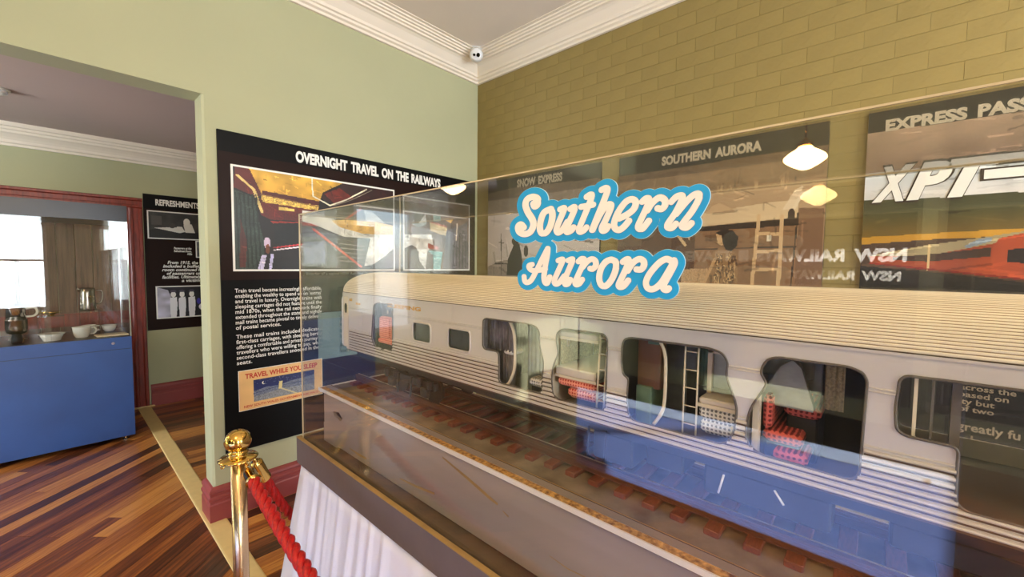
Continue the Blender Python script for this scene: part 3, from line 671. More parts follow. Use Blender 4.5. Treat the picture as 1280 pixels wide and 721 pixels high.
c.poly([(.286,.287),(.33,.296),(.357,.351),(.36,.44),(.205,.44),(.215,.367),(.251,.327)], (26, 22, 22)).blob(.29,.285,.035,.02,(22, 18, 18)).blob(.395,.33,.022,.025,(44, 36, 34)).poly([(.0,.5),(1,.5),(1,1),(0,1)], (60, 54, 50)); c.line([(.55,.26),(.95,.30)], .004, (120, 110, 104))
c.detail(200, .18, .05, .004, .6)
poster('grey snowy print headed SNOW EXPRESS, poster nearest the room corner', 2.850, 1.21, c, 'SNOW   EXPRESS', (-2.484, 2.288, .49, .072), M['gold_print'])
c = Canvas(260, 400, (158, 128, 96)); c.noise(.15, 8, 10)
c.poly([(0,0),(1,0),(1,.062),(0,.066)], (34, 30, 28)).poly([(0,.066),(1,.062),(1,.14),(.53,.15),(0,.12)], (134, 108, 82), 1, .2).poly([(0,.12),(.53,.14),(.53,.17),(0,.2)], (88, 66, 50), 1, .3).poly([(.1,.08),(.35,.075),(.35,.12),(.1,.12)], (112, 90, 70), 1, .25)
c.poly([(.2,.2),(.48,.19),(.48,.45),(.0,.45),(0,.22)], (92, 66, 46), 1, .3).line([(.3,.24),(.4,.32)], .006, (214, 184, 140)).line([(.36,.23),(.42,.30)], .004, (214, 184, 140))
c.poly([(.45,.16),(.99,.14),(.99,.225),(.45,.225)], (176, 146, 112)).poly([(.481,.221),(.743,.205),(.9,.2),(.902,.25),(.484,.262)], (212, 186, 148)).poly([(.5,.222),(.53,.2),(.566,.192),(.63,.215),(.64,.225)], (196, 164, 126)).poly([(.45,.264),(.902,.252),(.903,.272),(.45,.278)], (48, 34, 26)).poly([(.45,.278),(.902,.272),(.9,.45),(.45,.45)], (136, 102, 72), 1, .08)
c.poly([(.916,.163),(.887,.229),(.838,.227),(.883,.175)], (228, 208, 178), .7).line([(.937,.183),(.911,.187),(.886,.224)], .006, (226, 206, 176)).blob(.875,.245,.014,.02,(60, 44, 36)).poly([(.903,.225),(.995,.23),(1,.45),(.9,.45)], (122, 90, 66)).line([(.9,.24),(.885,.45)], .003, (60, 44, 34)).poly([(.5,.29),(.56,.29),(.56,.31),(.5,.31)], (110, 82, 58)).poly([(.78,.298),(.8,.298),(.8,.315),(.78,.315)], (226, 214, 190)).line([(.45,.335),(.9,.332)], .002, (70, 50, 38))
c.poly([(.39,.40),(.518,.396),(.54,.46),(.38,.46)], (186, 152, 112), 1, .3).poly([(.578,.327),(.625,.338),(.654,.352),(.66,.395),(.665,.46),(.488,.46),(.535,.385),(.541,.346)], (150, 116, 80), 1, 0)
for k in range(60):
    q_ = (.55+.1*rng.random(), .35+.1*rng.random()); c.line([q_, (q_[0]+.02*rng.random()-.01, q_[1]+.02*rng.random())], .0016, (92, 66, 44), .61)
for k in range(40):
    q_ = (.55+.1*rng.random(), .35+.09*rng.random()); c.line([q_, (q_[0]+.02*rng.random()-.01, q_[1]+.015*rng.random())], .0014, (204, 172, 126), .61)
c.poly([(.553,.287),(.588,.286),(.592,.318),(.582,.326),(.565,.32),(.558,.303)], (206, 168, 124)).poly([(.55,.285),(.588,.274),(.629,.278),(.657,.298),(.654,.326),(.628,.343),(.6,.337),(.586,.313),(.58,.294)], (38, 26, 22)).line([(.505,.44),(.55,.37)], .007, (196, 158, 114))
for a, b in (((.744,.24),(.725,.45)), ((.839,.245),(.836,.45)), ((.741,.292),(.839,.295)), ((.739,.345),(.838,.343)), ((.735,.397),(.836,.396))): c.line([a, b], .0048, (206, 172, 128), .61)
c.poly([(0,.5),(1,.5),(1,1),(0,1)], (44, 38, 34))
c.detail(420, .22, .05, .003, .61)
poster('sepia print headed SOUTHERN AURORA with a seated figure beside a berth ladder', 1.488, 1.224, c, 'SOUTHERN   AURORA', (-1.172, 2.283, .594, .062), M['gold_print'])
c = Canvas(300, 400, (60, 56, 40)); 
c.poly([(0,0),(1,0),(1,.06),(0,.052)], (30, 26, 24)).grad([(0,.05),(1,.058),(1,.155),(0,.152)], (196, 166, 138), (172, 140, 120)).grad([(0,.150),(1,.156),(1,.235),(0,.223)], (196, 206, 214), (222, 216, 212))
c.poly([(0,.218),(.233,.224),(.335,.222),(1,.236),(1,.32),(0,.32)], (62, 64, 40)).grad([(0,.25),(1,.25),(1,.31),(0,.318)], (70, 70, 40), (120, 92, 36)).poly([(0,.312),(.361,.303),(1,.292),(1,.312),(.3,.322),(0,.33)], (190, 140, 44)).poly([(0,.33),(.24,.32),(1,.31),(1,.46),(0,.46)], (74, 52, 34))
c.poly([(.028,.36),(.1,.348),(.204,.334),(.362,.317),(.7,.275),(1,.24),(1,.33),(.437,.327),(.363,.334),(.2,.36)], (156, 140, 104)).poly([(.028,.36),(.2,.36),(.363,.334),(.437,.327),(1,.27),(1,.46),(.444,.413),(.349,.406),(.203,.391),(.03,.377)], (150, 64, 34)).poly([(.1,.362),(.2,.357),(.363,.342),(.363,.362),(.2,.374),(.1,.37)], (64, 44, 34)).poly([(.294,.338),(.333,.323),(.362,.319),(.363,.328),(.305,.343)], (128, 140, 150)).poly([(.364,.348),(.381,.322),(.436,.312),(.6,.30),(.6,.425),(.369,.405)], (162, 68, 38)).poly([(.402,.348),(.439,.344),(.56,.335),(.56,.385),(.402,.374)], (34, 26, 26)).line([(.203,.334),(.203,.392)], .003, (200, 170, 120)).line([(.03,.378),(.37,.405),(.6,.425)], .002, (120, 30, 22))
c.poly([(0,.385),(.209,.398),(.35,.41),(.6,.43),(.6,.5),(0,.5)], (26, 24, 20)).poly([(0,.5),(1,.5),(1,1),(0,1)], (24, 21, 19)); c.noise(.18, 20, 26)
c.detail(420, .25, .07, .003, .61, (0., -.1, .1))
p3 = poster('colour train print headed EXPRESS PASSENGER with white XPT letters', .106, 1.22, c, 'EXPRESS   PASSENGER', (-.04, 2.281, .70, .058), M['gold_print'])
for nm, m_, bo, dd, e in (('logo_outline', M['logo_dark'], .06, .0032, .010), ('logo', M['white'], .05, .0044, 0)):
    for ch_, u_, w_ in (('X', -.076, .152), ('P', .052, .150), ('T', .182, .172)):
        text_lines(nm, FR, [(ch_, u_-e, 1.934-e, w_+2*e, .174+2*e)], m_, p3, bo, .34, dd)
for z0_, z1_, y_ in ((2.070, 2.107, -.345), (2.005, 2.045, -.30)):
    B('logo_stripe_outline', (XR-.0195, y_+.012, z0_-.008), (XR-.0185, -.95, z1_+.008), M['logo_dark'], p3); B('logo_stripe', (XR-.0207, y_, z0_), (XR-.0195, -.95, z1_), M['white'], p3)
text_lines('body_text', FR, [(s_, .272, 1.042-i*.0335, w_, .034) for i, (s_, w_) in enumerate((('across the', .17), ('based on', .15), ('ity but', .11), ('of two', .11)))]+[('greatly fu', .272, .848, .19, .052), ('sales an', .272, .79, .165, .052)], M['dim_print'], p3, .02, d=.003, body=True)

for i, (a, b) in enumerate(((-2.6, -.35), (-.2, 2.3))):  # unseen black panels added to darken the glass reflections
    t = empty('black_panel', (XW, (a+b)/2, .4), ('plain black panel added unseen behind the viewer to darken reflections', 'plain black panel added behind the banner cabinet to darken reflections')[i], 'wall panel', 'added panels darkening reflections')
    B('board', (XW+.0005, a, .4), (XW+.016, b, 2.4), M['panel'], t); B('added_header_strip', (XW+.016, a, 2.28), (XW+.018, b, 2.4), M['panel_brown'], t)
# side-room poster
rp = empty('wall_poster', (1.0, YF, .84), 'black poster headed REFRESHMENTS in the side room beside the door', 'poster')
B('board', (.683, YF-.014, .842), (1.40, YF-.0005, 2.332), M['panel_brown'], rp)
B('header_band', (.684, YF-.0155, 2.175), (1.399, YF-.014, 2.331), M['panel'], rp)
text_lines('title', FF, [('REFRESHMENTS', .785, 2.215, .39, .068)], M['white'], rp, .035, d=.0035)
c = Canvas(120, 80, (50, 48, 46)); c.noise(.5, 10, 8).poly([(0,.7),(.5,.55),(1,.75),(1,1),(0,1)], (24, 22, 22)).poly([(.1,.62),(.5,.55),(.75,.7),(.6,.78)], (216, 214, 208)).blob(.75,.35,.07,.16,(226, 222, 214)).poly([(.68,.45),(.85,.4),(.92,.75),(.72,.75)], (222, 218, 210)).blob(.45,.5,.07,.1,(60, 54, 50)).poly([(.55,.52),(.65,.52),(.7,.7),(.5,.7)], (216, 212, 204)).poly([(.05,.15),(.25,.15),(.25,.5),(.05,.5)], (76, 72, 68))
photo(rp, 'photograph', FF, .722, 1.165, 1.862, 2.145, c, .012)
c = Canvas(60, 60, (96, 100, 106)); c.noise(.8, 6, 6).poly([(.3,.3),(.6,.3),(.6,1),(.3,1)], (200, 206, 214))
photo(rp, 'photograph', FF, 1.14, 1.36, 1.66, 1.835, c, .01)
text_lines('body_text', FF, [(s_, u_, 1.565-i*.041, w_, .046) for i, (s_, u_, w_) in enumerate((('From 1915, the Canberra', .87, .46), ('included a buffet, although', .83, .52), ('room continued for nearly', .82, .52), ('of passengers using travel', .86, .48), ('facilities. Ultimately it closed', .82, .52), ('a victim of cost', .99, .34)))]+[(s_, u_, 1.735-i*.032, w_, .032) for i, (s_, u_, w_) in enumerate((('Passengers at the', .93, .16), ('Refreshment Room,', .93, .16), ('1920s', 1.05, .045)))], M['white'], rp, .03, .25, body=True)
c = Canvas(120, 80, (20, 16, 30)); c.poly([(0,0),(.2,.1),(.3,.5),(.25,1),(0,1)], (190, 186, 206)).noise(.4, 8, 8)
for k, cx in enumerate((.3, .47, .66)): c.blob(cx,.25,.05,.1,(236, 232, 230)).poly([(cx-.065,.36),(cx+.065,.34),(cx+.075,.6),(cx+.05,1),(cx-.06,1),(cx-.07,.6)], (232, 230, 236)).blob(cx,.14,.06,.04,(70, 60, 80))
c.blob(.88,.7,.08,.12,(214, 210, 226)).blob(.8,.5,.04,.1,(60, 50, 160))
photo(rp, 'photograph', FF, .772, 1.235, .975, 1.315, c, .012)

# ================================================================== TABLE, TRAY, CASE
Y0, Y1 = 1.80, -1.25                    # far and near end of the display
GX, GB = .685, 1.158                    # front glass, back glass
tb = empty('display_table', (.93, .28, 0), 'timber trestle table carrying the train case, hidden by white cloth', 'table')
RB('tabletop', (.69, Y1+.02, .725), (1.17, Y0-.02, .757), M['timber'], tb)
for yy in (Y1+.12, .3, Y0-.12):
    for xx in (.73, 1.10): RB('leg', (xx, yy-.025, 0), (xx+.05, yy+.025, .725), M['timber'], tb)
# pleated skirt: far end + front + near end
def skirt():
    path = []
    def seg(p, q, n):
        for i in range(n): path.append((np.array(p)+(np.array(q)-np.array(p))*i/n, None))
    C = [(1.175, Y0+.004), (.684, Y0+.004), (.684, Y1-.004), (1.175, Y1-.004)]
    pts = []; nor = []
    for k, (p, q) in enumerate(zip(C[:-1], C[1:])):
        p = np.array(p); q = np.array(q); L = np.linalg.norm(q-p); n = int(L/.008); d = (q-p)/L; nn = np.array((d[1], -d[0]))
        for i in range(n): pts.append(p+d*L*i/n); nor.append(nn)
    pts.append(np.array(C[-1])); nor.append(nor[-1])
    nor = np.array(nor); pts = np.array(pts)
    # round the normals at the corners so the cloth swings around them
    k = 9; nn = np.array([nor[max(0, i-k):i+k+1].mean(0) for i in range(len(nor))]); nn /= np.linalg.norm(nn, axis=1)[:, None]
    s_ = np.arange(len(pts))*.008; ph = s_*74+2.4*np.sin(s_*7.3)+1.3*np.sin(s_*17.1+1)
    rows = 15; V = []; Fc = []
    for j in range(rows):
        t = j/(rows-1); z_ = .757-(.757-.006)*t
        amp = .0025+.018*t**.8; fl_ = .002+.10*t+.06*t*(1-np.abs((nn*nor).sum(1)))/.3
        md_ = .55+.45*np.sin(s_*9.1+1.3)*np.sin(s_*4.3); wob = amp*md_*(1.3-2.4*np.abs(np.sin(ph*.5+.35*np.sin(t*2.5+s_*3)))**.75)+np.sin(ph*1.7+2+t)*amp*.22
        Q = pts+nn*(fl_+wob)[:, None]
        for q in Q: V.append((q[0], q[1], z_))
    n = len(pts)
    for j in range(rows-1):
        for i in range(n-1): Fc.append((j*n+i, j*n+i+1, (j+1)*n+i+1, (j+1)*n+i))
    return MB().add(V, Fc)
sk_ = skirt().build('table_skirt', M['white_cloth'], None, True)
md = sk_.modifiers.new('thickness', 'SOLIDIFY'); md.thickness = .0016; md.offset = 1
tag(sk_, 'white pleated cloth skirt hanging around the display table', 'table skirt')
tr = empty('display_tray', (.93, .28, .758), 'grey brown wooden tray with tan rim under the glass case', 'tray')
B('front_board', (.668, Y1-.03, .759), (.680, Y0+.02, .866), M['tray'], tr)
B('back_board', (1.172, Y1-.03, .759), (1.184, Y0+.02, .866), M['tray'], tr)
B('end_board', (.680, Y0+.008, .759), (1.172, Y0+.02, .866), M['tray'], tr); B('end_board', (.680, Y1-.03, .759), (1.172, Y1-.018, .866), M['tray'], tr)
B('tray_floor', (.680, Y1-.018, .759), (1.172, Y0+.008, .852), M['tray_in'], tr)
B('rim', (.667, Y1-.031, .866), (.682, Y0+.021, .869), M['tan_trim'], tr); B('rim', (.682, Y0+.007, .866), (1.17, Y0+.021, .869), M['tan_trim'], tr)
B('rim', (1.17, Y1-.031, .866), (1.185, Y0+.021, .869), M['tan_trim'], tr)

cs = empty('glass_case', (.92, .28, .853), 'long clear acrylic case over the silver model train', 'glass case')
T = .005; ZT = 1.80; ZB = .853
def pane(name, a, b): return B(name, a, b, M['case_glass'], cs)
pane('front_pane', (GX, Y1, ZB), (GX+T, Y0, ZT-T))
pane('end_pane', (GX+T, Y0-T, ZB), (GB, Y0, ZT-T)); pane('end_pane', (GX+T, Y1, ZB), (GB, Y1+T, ZT-T))
pane('top_pane', (GX, Y1, ZT-T), (GB+.022, Y0, ZT))
# the back pane leans out a little at the top
tl = math.tan(math.radians(1.3)); xb = lambda z_: GB-.012+(z_-1.1)*tl
MB().add([(xb(z_)+d, y, z_) for d in (0, T) for y in (Y1+T, Y0-T) for z_ in (ZB, ZT-T)], [(0, 1, 3, 2), (4, 6, 7, 5), (0, 4, 5, 1), (2, 3, 7, 6), (0, 2, 6, 4), (1, 5, 7, 3)]).build('back_pane', M['case_glass'], cs)
e = .0022
def edge(a, b): 
    B('edge', a, b, M['case_edge'], cs)
edge((GX-.0006, Y1, ZT-.0022), (GX+.003, Y0, ZT+.0006)); edge((GX-.0006, Y0-.004, ZB), (GX+.0035, Y0+.0006, ZT)); 
edge((GX, Y0-.0035, ZT-.0035), (GB+.02, Y0+.0006, ZT+.0006)); edge((GB+.014, Y1, ZT-.003), (GB+.018, Y0, ZT+.0006))
MB().add([(xb(z_)+d, y, z_) for d in (-.0006, .004) for y in (Y0-.004, Y0+.0005) for z_ in (ZB, ZT-.001)], [(0, 1, 3, 2), (4, 6, 7, 5), (0, 4, 5, 1), (2, 3, 7, 6), (0, 2, 6, 4), (1, 5, 7, 3)]).build('edge', M['case_edge'], cs)

# ================================================================== PLINTH AND TRACK
PX0, PX1, PY0, PY1, ZP = .749, 1.128, 1.735, -1.20, 1.076
pl = empty('track_plinth', (.94, .27, .853), 'scuffed grey plinth box with white edged top under the model track', 'plinth')
hole = round_poly([(1.655, .998), (1.60, 1.006), (1.572, .985), (1.59, .972), (1.645, .982)], .012)
me = flat_shape([(PY0+.006, .853), (PY0+.006, .93), (PY0, .932), (PY0, ZP-.02), (PY1, ZP-.02), (PY1, .862), (1.60, .862), (1.63, .853)], [hole], .012)
for v in me.vertices: v.co = (PX0+.006+v.co.z, v.co.x, v.co.y)
o = link('front_panel', me, M['base_grey'], pl)
B('end_panel', (PX0+.012, PY0-.012, .853), (PX1, PY0, ZP-.02), M['base_grey'], pl)
B('end_panel', (PX0+.012, PY1, .853), (PX1, PY1+.012, ZP-.02), M['base_grey'], pl)
B('back_panel', (PX1-.012, PY1+.012, .853), (PX1, PY0-.012, ZP-.02), M['base_grey'], pl)
B('top_board', (.752, PY1, ZP-.02), (PX1, PY0+.02, ZP-.003), M['ground'], pl)
B('white_lip', (.738, PY1-.005, ZP-.0115), (.742, PY0+.03, ZP+.0005), M['base_white'], pl)
B('chipboard_strip', (.742, PY1-.005, ZP-.012), (.763, PY0+.026, ZP-.0002), M['chip'], pl)
B('grey_strip', (.763, PY1-.005, ZP-.012), (.786, PY0+.022, ZP+.001), M['base_grey'], pl)
B('dark_groove', (.786, PY1, ZP-.012), (.7885, PY0+.02, ZP+.0012), M['groove'], pl)
B('brass_line', (.7885, PY1, ZP-.012), (.7902, PY0+.02, ZP+.0024), M['tan_trim'], pl)
B('dark_groove', (.7902, PY1, ZP-.012), (.7922, PY0+.02, ZP+.0012), M['groove'], pl)
B('white_lip', (.745, PY0+.02, ZP-.02), (PX1, PY0+.03, ZP), M['base_white'], pl)
def scratch(pts, w_):
    p = np.array(pts, float); d = p[-1]-p[0]; n = np.array((-d[1], d[0])); n /= np.linalg.norm(n); k = len(p)
    ws = [w_*(.25+.75*math.sin(math.pi*(i+.3)/(k+.2))) for i in range(k)]
    poly = [tuple(q+n*w__) for q, w__ in zip(p, ws)]+[tuple(q-n*w__) for q, w__ in list(zip(p, ws))[::-1]]
    MB().prism(poly, lambda q, dd: (dd, q[0], q[1]), PX0-.0006, PX0+.0003).build('scratch', M['tan_trim'], pl)
scratch([(.944, 1.036), (.87, 1.02), (.80, 1.004), (.745, .99), (.718, .985)], .0048)
scratch([(1.515, .886), (1.44, .884), (1.387, .887)], .0045); scratch([(1.167, .891), (1.08, .898), (.982, .911)], .004)
scratch([(.70, .975), (.68, .968)], .002); scratch([(.55, .93), (.50, .925), (.45, .93)], .0012)
tk = empty('model_track', (.977, .27, ZP), 'model railway track with redwood sleepers and rust brown rails', 'model track')
sm = MB().rbox((-.128, -.0145, 0), (.128, .0145, .013), .0018).mesh('sleeper'); sm.materials.append(M['sleeper'])
ys = 1.70
while ys > -1.17:
    o = bpy.data.objects.new('sleeper', sm); COL.objects.link(o); o.parent = tk; o.location = (random.uniform(-.003, .003), ys-.27, -.003); o.rotation_euler.z = random.uniform(-.02, .02); ys -= .0667
rp_ = [(-.013, 0), (.013, 0), (.013, .0025), (.0055, .006), (.005, .016), (.009, .0185), (.009, .0245), (-.009, .0245), (-.009, .0185), (-.005, .016), (-.0055, .006), (-.013, .0025)]
for xr in (.897, 1.057): MB().prism(rp_, lambda p, d: (xr+p[0], d, ZP+.0095+p[1]), PY1+.01, PY0+.0).build('rail', M['rail'], tk); B('rail_glint', (xr+.004, PY1+.01, ZP+.034), (xr+.0088, PY0, ZP+.0344), M['polished'], tk)  # thin bright strip stands in for the highlight along each rail
ZR = ZP+.034                             # rail head

# ================================================================== MODEL CARRIAGE
XS, XC_, XB = .815, .977, 1.139         # near side, centre line, far side
TY0, TY1 = 1.642, -1.05                  # body ends (side sheet)
Zb, Zf, Zbelt, Zt, Zap = 1.245, 1.331, 1.420, 1.478, 1.560
trn = empty('model_carriage', (.977, .3, ZR), 'silver fluted model sleeping carriage with cutaway windows on the track', 'model train')
O1 = [(1.441,1.444),(1.414,1.454),(1.317,1.453),(1.309,1.444),(1.312,1.286),(1.38,1.282),(1.435,1.285),(1.459,1.315),(1.447,1.405)]
O2 = [(.844,1.444),(.833,1.45),(.673,1.45),(.65,1.445),(.64,1.431),(.641,1.405),(.633,1.379),(.627,1.36),(.63,1.285),(.637,1.279),(.773,1.277),(.781,1.284),(.782,1.362),(.837,1.362),(.845,1.37)]
O3 = [(.587,1.437),(.573,1.448),(.556,1.45),(.46,1.45),(.451,1.44),(.451,1.288),(.456,1.279),(.487,1.277),(.582,1.276),(.597,1.287),(.601,1.329),(.595,1.36),(.581,1.387),(.588,1.42)]
O4 = [(.415,1.431),(.41,1.445),(.396,1.45),(.238,1.45),(.216,1.444),(.207,1.429),(.209,1.401),(.197,1.373),(.189,1.349),(.192,1.304),(.202,1.283),(.215,1.276),(.385,1.274),(.397,1.285),(.401,1.314),(.399,1.362),(.411,1.368),(.416,1.392)]
O5 = [(.153,1.429),(.146,1.444),(.131,1.45),(.036,1.45),(.02,1.443),(.015,1.432),(.018,1.289),(.024,1.278),(.034,1.275),(.149,1.277),(.165,1.284),(.174,1.3),(.173,1.328),(.167,1.356),(.149,1.392),(.145,1.402),(.154,1.418)]
O6 = [(-.02,1.441),(-.027,1.448),(-.077,1.449),(-.27,1.449),(-.28,1.44),(-.28,1.285),(-.272,1.276),(-.093,1.275),(-.083,1.283),(-.082,1.305),(-.082,1.354),(-.078,1.36),(-.031,1.361),(-.02,1.367),(-.017,1.396)]
W = lambda a, b, z0=1.342, z1=1.406: round_poly([(a, z1), (b, z1), (b, z0), (a, z0)], .015, 6)
OP = [round_poly(o_, .012, 4) for o_ in (O1, O2, O3, O4, O5, O6)]
WN = [W(1.187, 1.087), W(1.0, .897), W(-.40, -.50), W(-.60, -.70), W(-.80, -.90)]
def inside(p, poly):
    r = False; k = len(poly)
    for i in range(k):
        (x0, y0), (x1, y1) = poly[i], poly[(i+1) % k]
        if (y0 > p[1]) != (y1 > p[1]) and p[0] < (x1-x0)*(p[1]-y0)/(y1-y0)+x0: r = not r
    return r
me = flat_shape([(TY0, Zb), (TY0, Zt), (TY1, Zt), (TY1, Zb)], OP+WN, .003)
for v in me.vertices: v.co = (XS+.0015+v.co.z, v.co.x, v.co.y)
link('side_panel', me, M['silver'], trn)
far = [W(a, a-.11, 1.33, 1.42) for a in (1.3, 1.05, .80, -.35, -.6, -.85)]+[W(-.03, -.25, 1.285, 1.44)]
me = flat_shape([(TY0, Zb), (TY0, Zt), (TY1, Zt), (TY1, Zb)], far, .003)
for v in me.vertices: v.co = (XB-.0015+v.co.z, v.co.x, v.co.y)
link('side_panel', me, M['silver'], trn)
# fluting: half round ribs, cut by the openings
def rib(zc, r, name='rib', depth=None, m=None):
    depth = depth or r; mb = MB(); N = 1400; runs = []; cur = None
    for i in range(N+1):
        y = TY0-.001+(TY1-TY0+.002)*i/N
        blk = any(inside((y, zc), o_) for o_ in OP) or any(inside((y, zc), o_) for o_ in WN)
        if not blk and cur is None: cur = y
        if (blk or i == N) and cur is not None:
            if abs(cur-y) > .004: runs.append((cur, y))
            cur = None
    for a, b in runs:
        pr = [(XS+.0006-depth*math.sin(t), zc+r*math.cos(t)) for t in np.linspace(0, math.pi, 7)]
        mb.prism(pr, lambda p, d: (p[0], d, p[1]), a-.0012, b+.0012)
    mb.build(name, m or M['silver'], trn)
k = 8; dz = (Zf-Zb)/k
for i in range(k): rib(Zb+dz*(i+.5), dz*.31, depth=.0058)
for i in range(k): rib(Zb+dz*(i+.0)+.0002, dz*.22, 'flute_shade', .0008, M['flute_shade'])  # brown strips paint the shade between the ribs
rib(Zf+.0025, .0016, 'flute_trim', .003); rib(1.4225, .0016, 'belt_moulding', .003); rib(1.4175, .0016, 'belt_moulding', .003)
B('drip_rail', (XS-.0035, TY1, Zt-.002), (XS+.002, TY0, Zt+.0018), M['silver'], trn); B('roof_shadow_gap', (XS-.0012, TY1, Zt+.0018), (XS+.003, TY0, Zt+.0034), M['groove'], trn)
for o_ in OP: MB().tube([(XS-.0012, y, z_) for y, z_ in o_], .0021, 6, True).build('window_rim', M['rubber'], trn, True)
for o_ in WN:
    f_ = MB().tube([(XS-.001, y, z_) for y, z_ in o_], .0032, 6, True).build('window_rim', M['silver'], trn, True)
    MB().prism(o_, lambda p, d: (d, p[0], p[1]), XS+.004, XS+.0055).build('pane', M['lens'] if False else M['win_glass'], f_)
    yy = [p[0] for p in o_]; B('blind', (XS+.012, min(yy), 1.342), (XS+.014, max(yy), 1.406), M['blind'], f_)
# corrugated roof with a domed far end
def roof():
    per = 8; n = per*54; ys_ = [TY1]+[TY0-.35+i*.35/3 for i in range(3)]+[TY0]+[TY0+.09*math.sin(t) for t in np.linspace(.2, math.pi/2, 7)]
    V = []; Fc = []; gr = []
    for j, y in enumerate(ys_):
        s_ = 1 if y <= TY0 else max(.0, 1-((y-TY0)/.0905)**2)**.5
        for i in range(n+1):
            t = math.pi*i/n; ct, st_ = math.cos(t), math.sin(t)
            ex = math.copysign(abs(ct)**.82, ct); ez = st_**.9
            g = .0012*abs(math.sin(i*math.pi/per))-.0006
            V.append((XC_-(.1625+g)*ex*(.80+.20*s_), y, Zt+.003+(Zap-Zt+g)*ez*(.62+.38*s_)))
    k_ = n+1
    for j in range(len(ys_)-1):
        for i in range(n): Fc.append((j*k_+i, j*k_+i+1, (j+1)*k_+i+1, (j+1)*k_+i)); gr.append(1 if i % per in (0, per-1) else 0)  # valley faces coloured darker to paint their shade
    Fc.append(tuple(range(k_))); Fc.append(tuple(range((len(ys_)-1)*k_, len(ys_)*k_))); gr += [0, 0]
    me = bpy.data.meshes.new('roof'); me.from_pydata(V, [], Fc); o = link('roof', me, M['roofm'], trn); me.materials.append(M['roof_valley_shade'])
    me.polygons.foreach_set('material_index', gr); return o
roof()
# far end: vestibule side with door and round light
me = flat_shape(round_poly([(TY0+.001, Zb+.004), (TY0+.001, Zt), (TY0+.088, Zt), (TY0+.088, Zb+.004)], .003), [], .004)
for v in me.vertices: v.co = (XS+.006+v.co.z+max(0, (v.co.x-TY0-.05))*.35, v.co.x, v.co.y)
vest = link('vestibule_side', me, M['silver'], trn)
RB('door', (XS+.002, TY0+.010, Zb+.008), (XS+.006, TY0+.05, 1.463), M['int_cream'], trn, .0015)
MB().prism([(TY0+.028+.011*math.cos(t), 1.415+.021*math.sin(t)) for t in np.linspace(0, 2*math.pi, 24, endpoint=False)], lambda p, d: (d, p[0], p[1]), XS+.0008, XS+.0022).build('door_light', M['lens'], trn)
MB().tube([(XS+.004, TY0+.058, Zb+.012), (XS+.001, TY0+.058, Zb+.02), (XS+.001, TY0+.058, 1.45), (XS+.004, TY0+.058, 1.46)], .0024, 8).build('handrail', M['plastic'], trn, True)
RB('gangway', (XS+.05, TY0+.03, Zb), (XB-.05, TY0+.095, 1.50), M['rubber'], trn, .01); B('end_wall', (XS+.004, TY0-.004, Zb), (XB-.004, TY0+.03, Zt), M['silver'], trn)
B('end_wall', (XS+.003, TY1, Zb), (XB-.003, TY1+.004, Zt), M['silver'], trn)
# number plates and name
FS = Frame((XS-.0004, 0, 0), (0, -1, 0), (0, 0, 1))
text_lines('name_letters', FS, [('SLEEPING', -1.345, 1.4435, .205, .014)], M['gold'], trn, .05, d=.0012)
B('gold_plate', (XS-.0015, 1.612, 1.447), (XS, 1.632, 1.458), M['gold'], trn); B('gold_plate', (XS-.0015, 1.545, 1.436), (XS, 1.58, 1.444), M['gold'], trn)
RB('blank_window', (XS-.002, 1.532, 1.352), (XS+.001, 1.605, 1.408), M['silver'], trn, .001)
# underframe, boxes, bogies
B('floor', (XS+.004, TY1+.005, Zb), (XB-.004, TY0-.005, Zb+.006), M['int_floor'], trn)
B('underframe', (XS+.03, TY1+.02, Zb-.03), (XB-.03, TY0-.01, Zb), M['under'], trn)
for a, b, h in ((.50, .40, .085), (.37, .29, .06), (.25, .05, .075), (-.02, -.2, .06)): RB('equipment_box', (XS+.03, b, Zb-.03-h+.02), (XS+.11, a, Zb-.029), M['under'], trn, .004)
for yc in (1.28, -.68):
    bg_ = empty('bogie', (XC_, yc, ZR), None, None); bg_.parent = trn; bg_.matrix_parent_inverse = Matrix.Translation(-wloc(trn))
    RB('bogie_frame', (XS+.045, yc-.155, ZR+.055), (XS+.062, yc+.155, ZR+.085), M['under'], bg_); RB('bogie_frame', (XB-.062, yc-.155, ZR+.055), (XB-.045, yc+.155, ZR+.085), M['under'], bg_)
    RB('bolster', (XS+.06, yc-.03, ZR+.05), (XB-.06, yc+.03, Zb-.03), M['under'], bg_)
    for dy in (-.105, .105):
        for xw in (.893, 1.049): MB().lathe([(.049, 0), (.049, .003), (.044, .004), (.044, .014), (.03, .012), (.012, .014)], (xw, yc+dy, ZR+.044), 28, 'x').build('wheel', M['steel'], bg_)
        MB().lathe([(.006, 0), (.006, .19)], (.88, yc+dy, ZR+.044), 12, 'x').build('axle', M['steel'], bg_)
        RB('axle_box', (XS+.032, yc+dy-.02, ZR+.028), (XS+.05, yc+dy+.02, ZR+.062), M['under'], bg_)
        for sx in (-.03, .03): MB().lathe([(.009, 0), (.009, .006), (.011, .008), (.011, .03), (.009, .034)], (XS+.04, yc+dy+sx, ZR+.058), 12).build('spring', M['steel'], bg_)
    MB().tube([(XS+.03, yc-.04, ZR+.09), (XS+.024, yc-.04, ZR+.02)], .004, 8).build('brake_rod', M['steel'], bg_, True); MB().tube([(XS+.03, yc+.04, ZR+.09), (XS+.024, yc+.04, ZR+.02)], .004, 8).build('brake_rod', M['steel'], bg_, True)
for yh in (.505, .46): MB().tube([(XS+.02, yh, Zb-.02), (XS+.016, yh, Zb-.09), (XS+.03, yh-.01, Zb-.10)], .003, 8).build('pipe', M['steel'], trn, True)
for (ya, za), (yb_, zb_) in (((.210, 1.213), (.218, 1.176)), ((.129, 1.214), (.114, 1.194))): MB().tube([(XS+.014, ya, za), (XS+.012, yb_, zb_)], .0019, 8).build('white_hose', M['plastic'], trn, True)

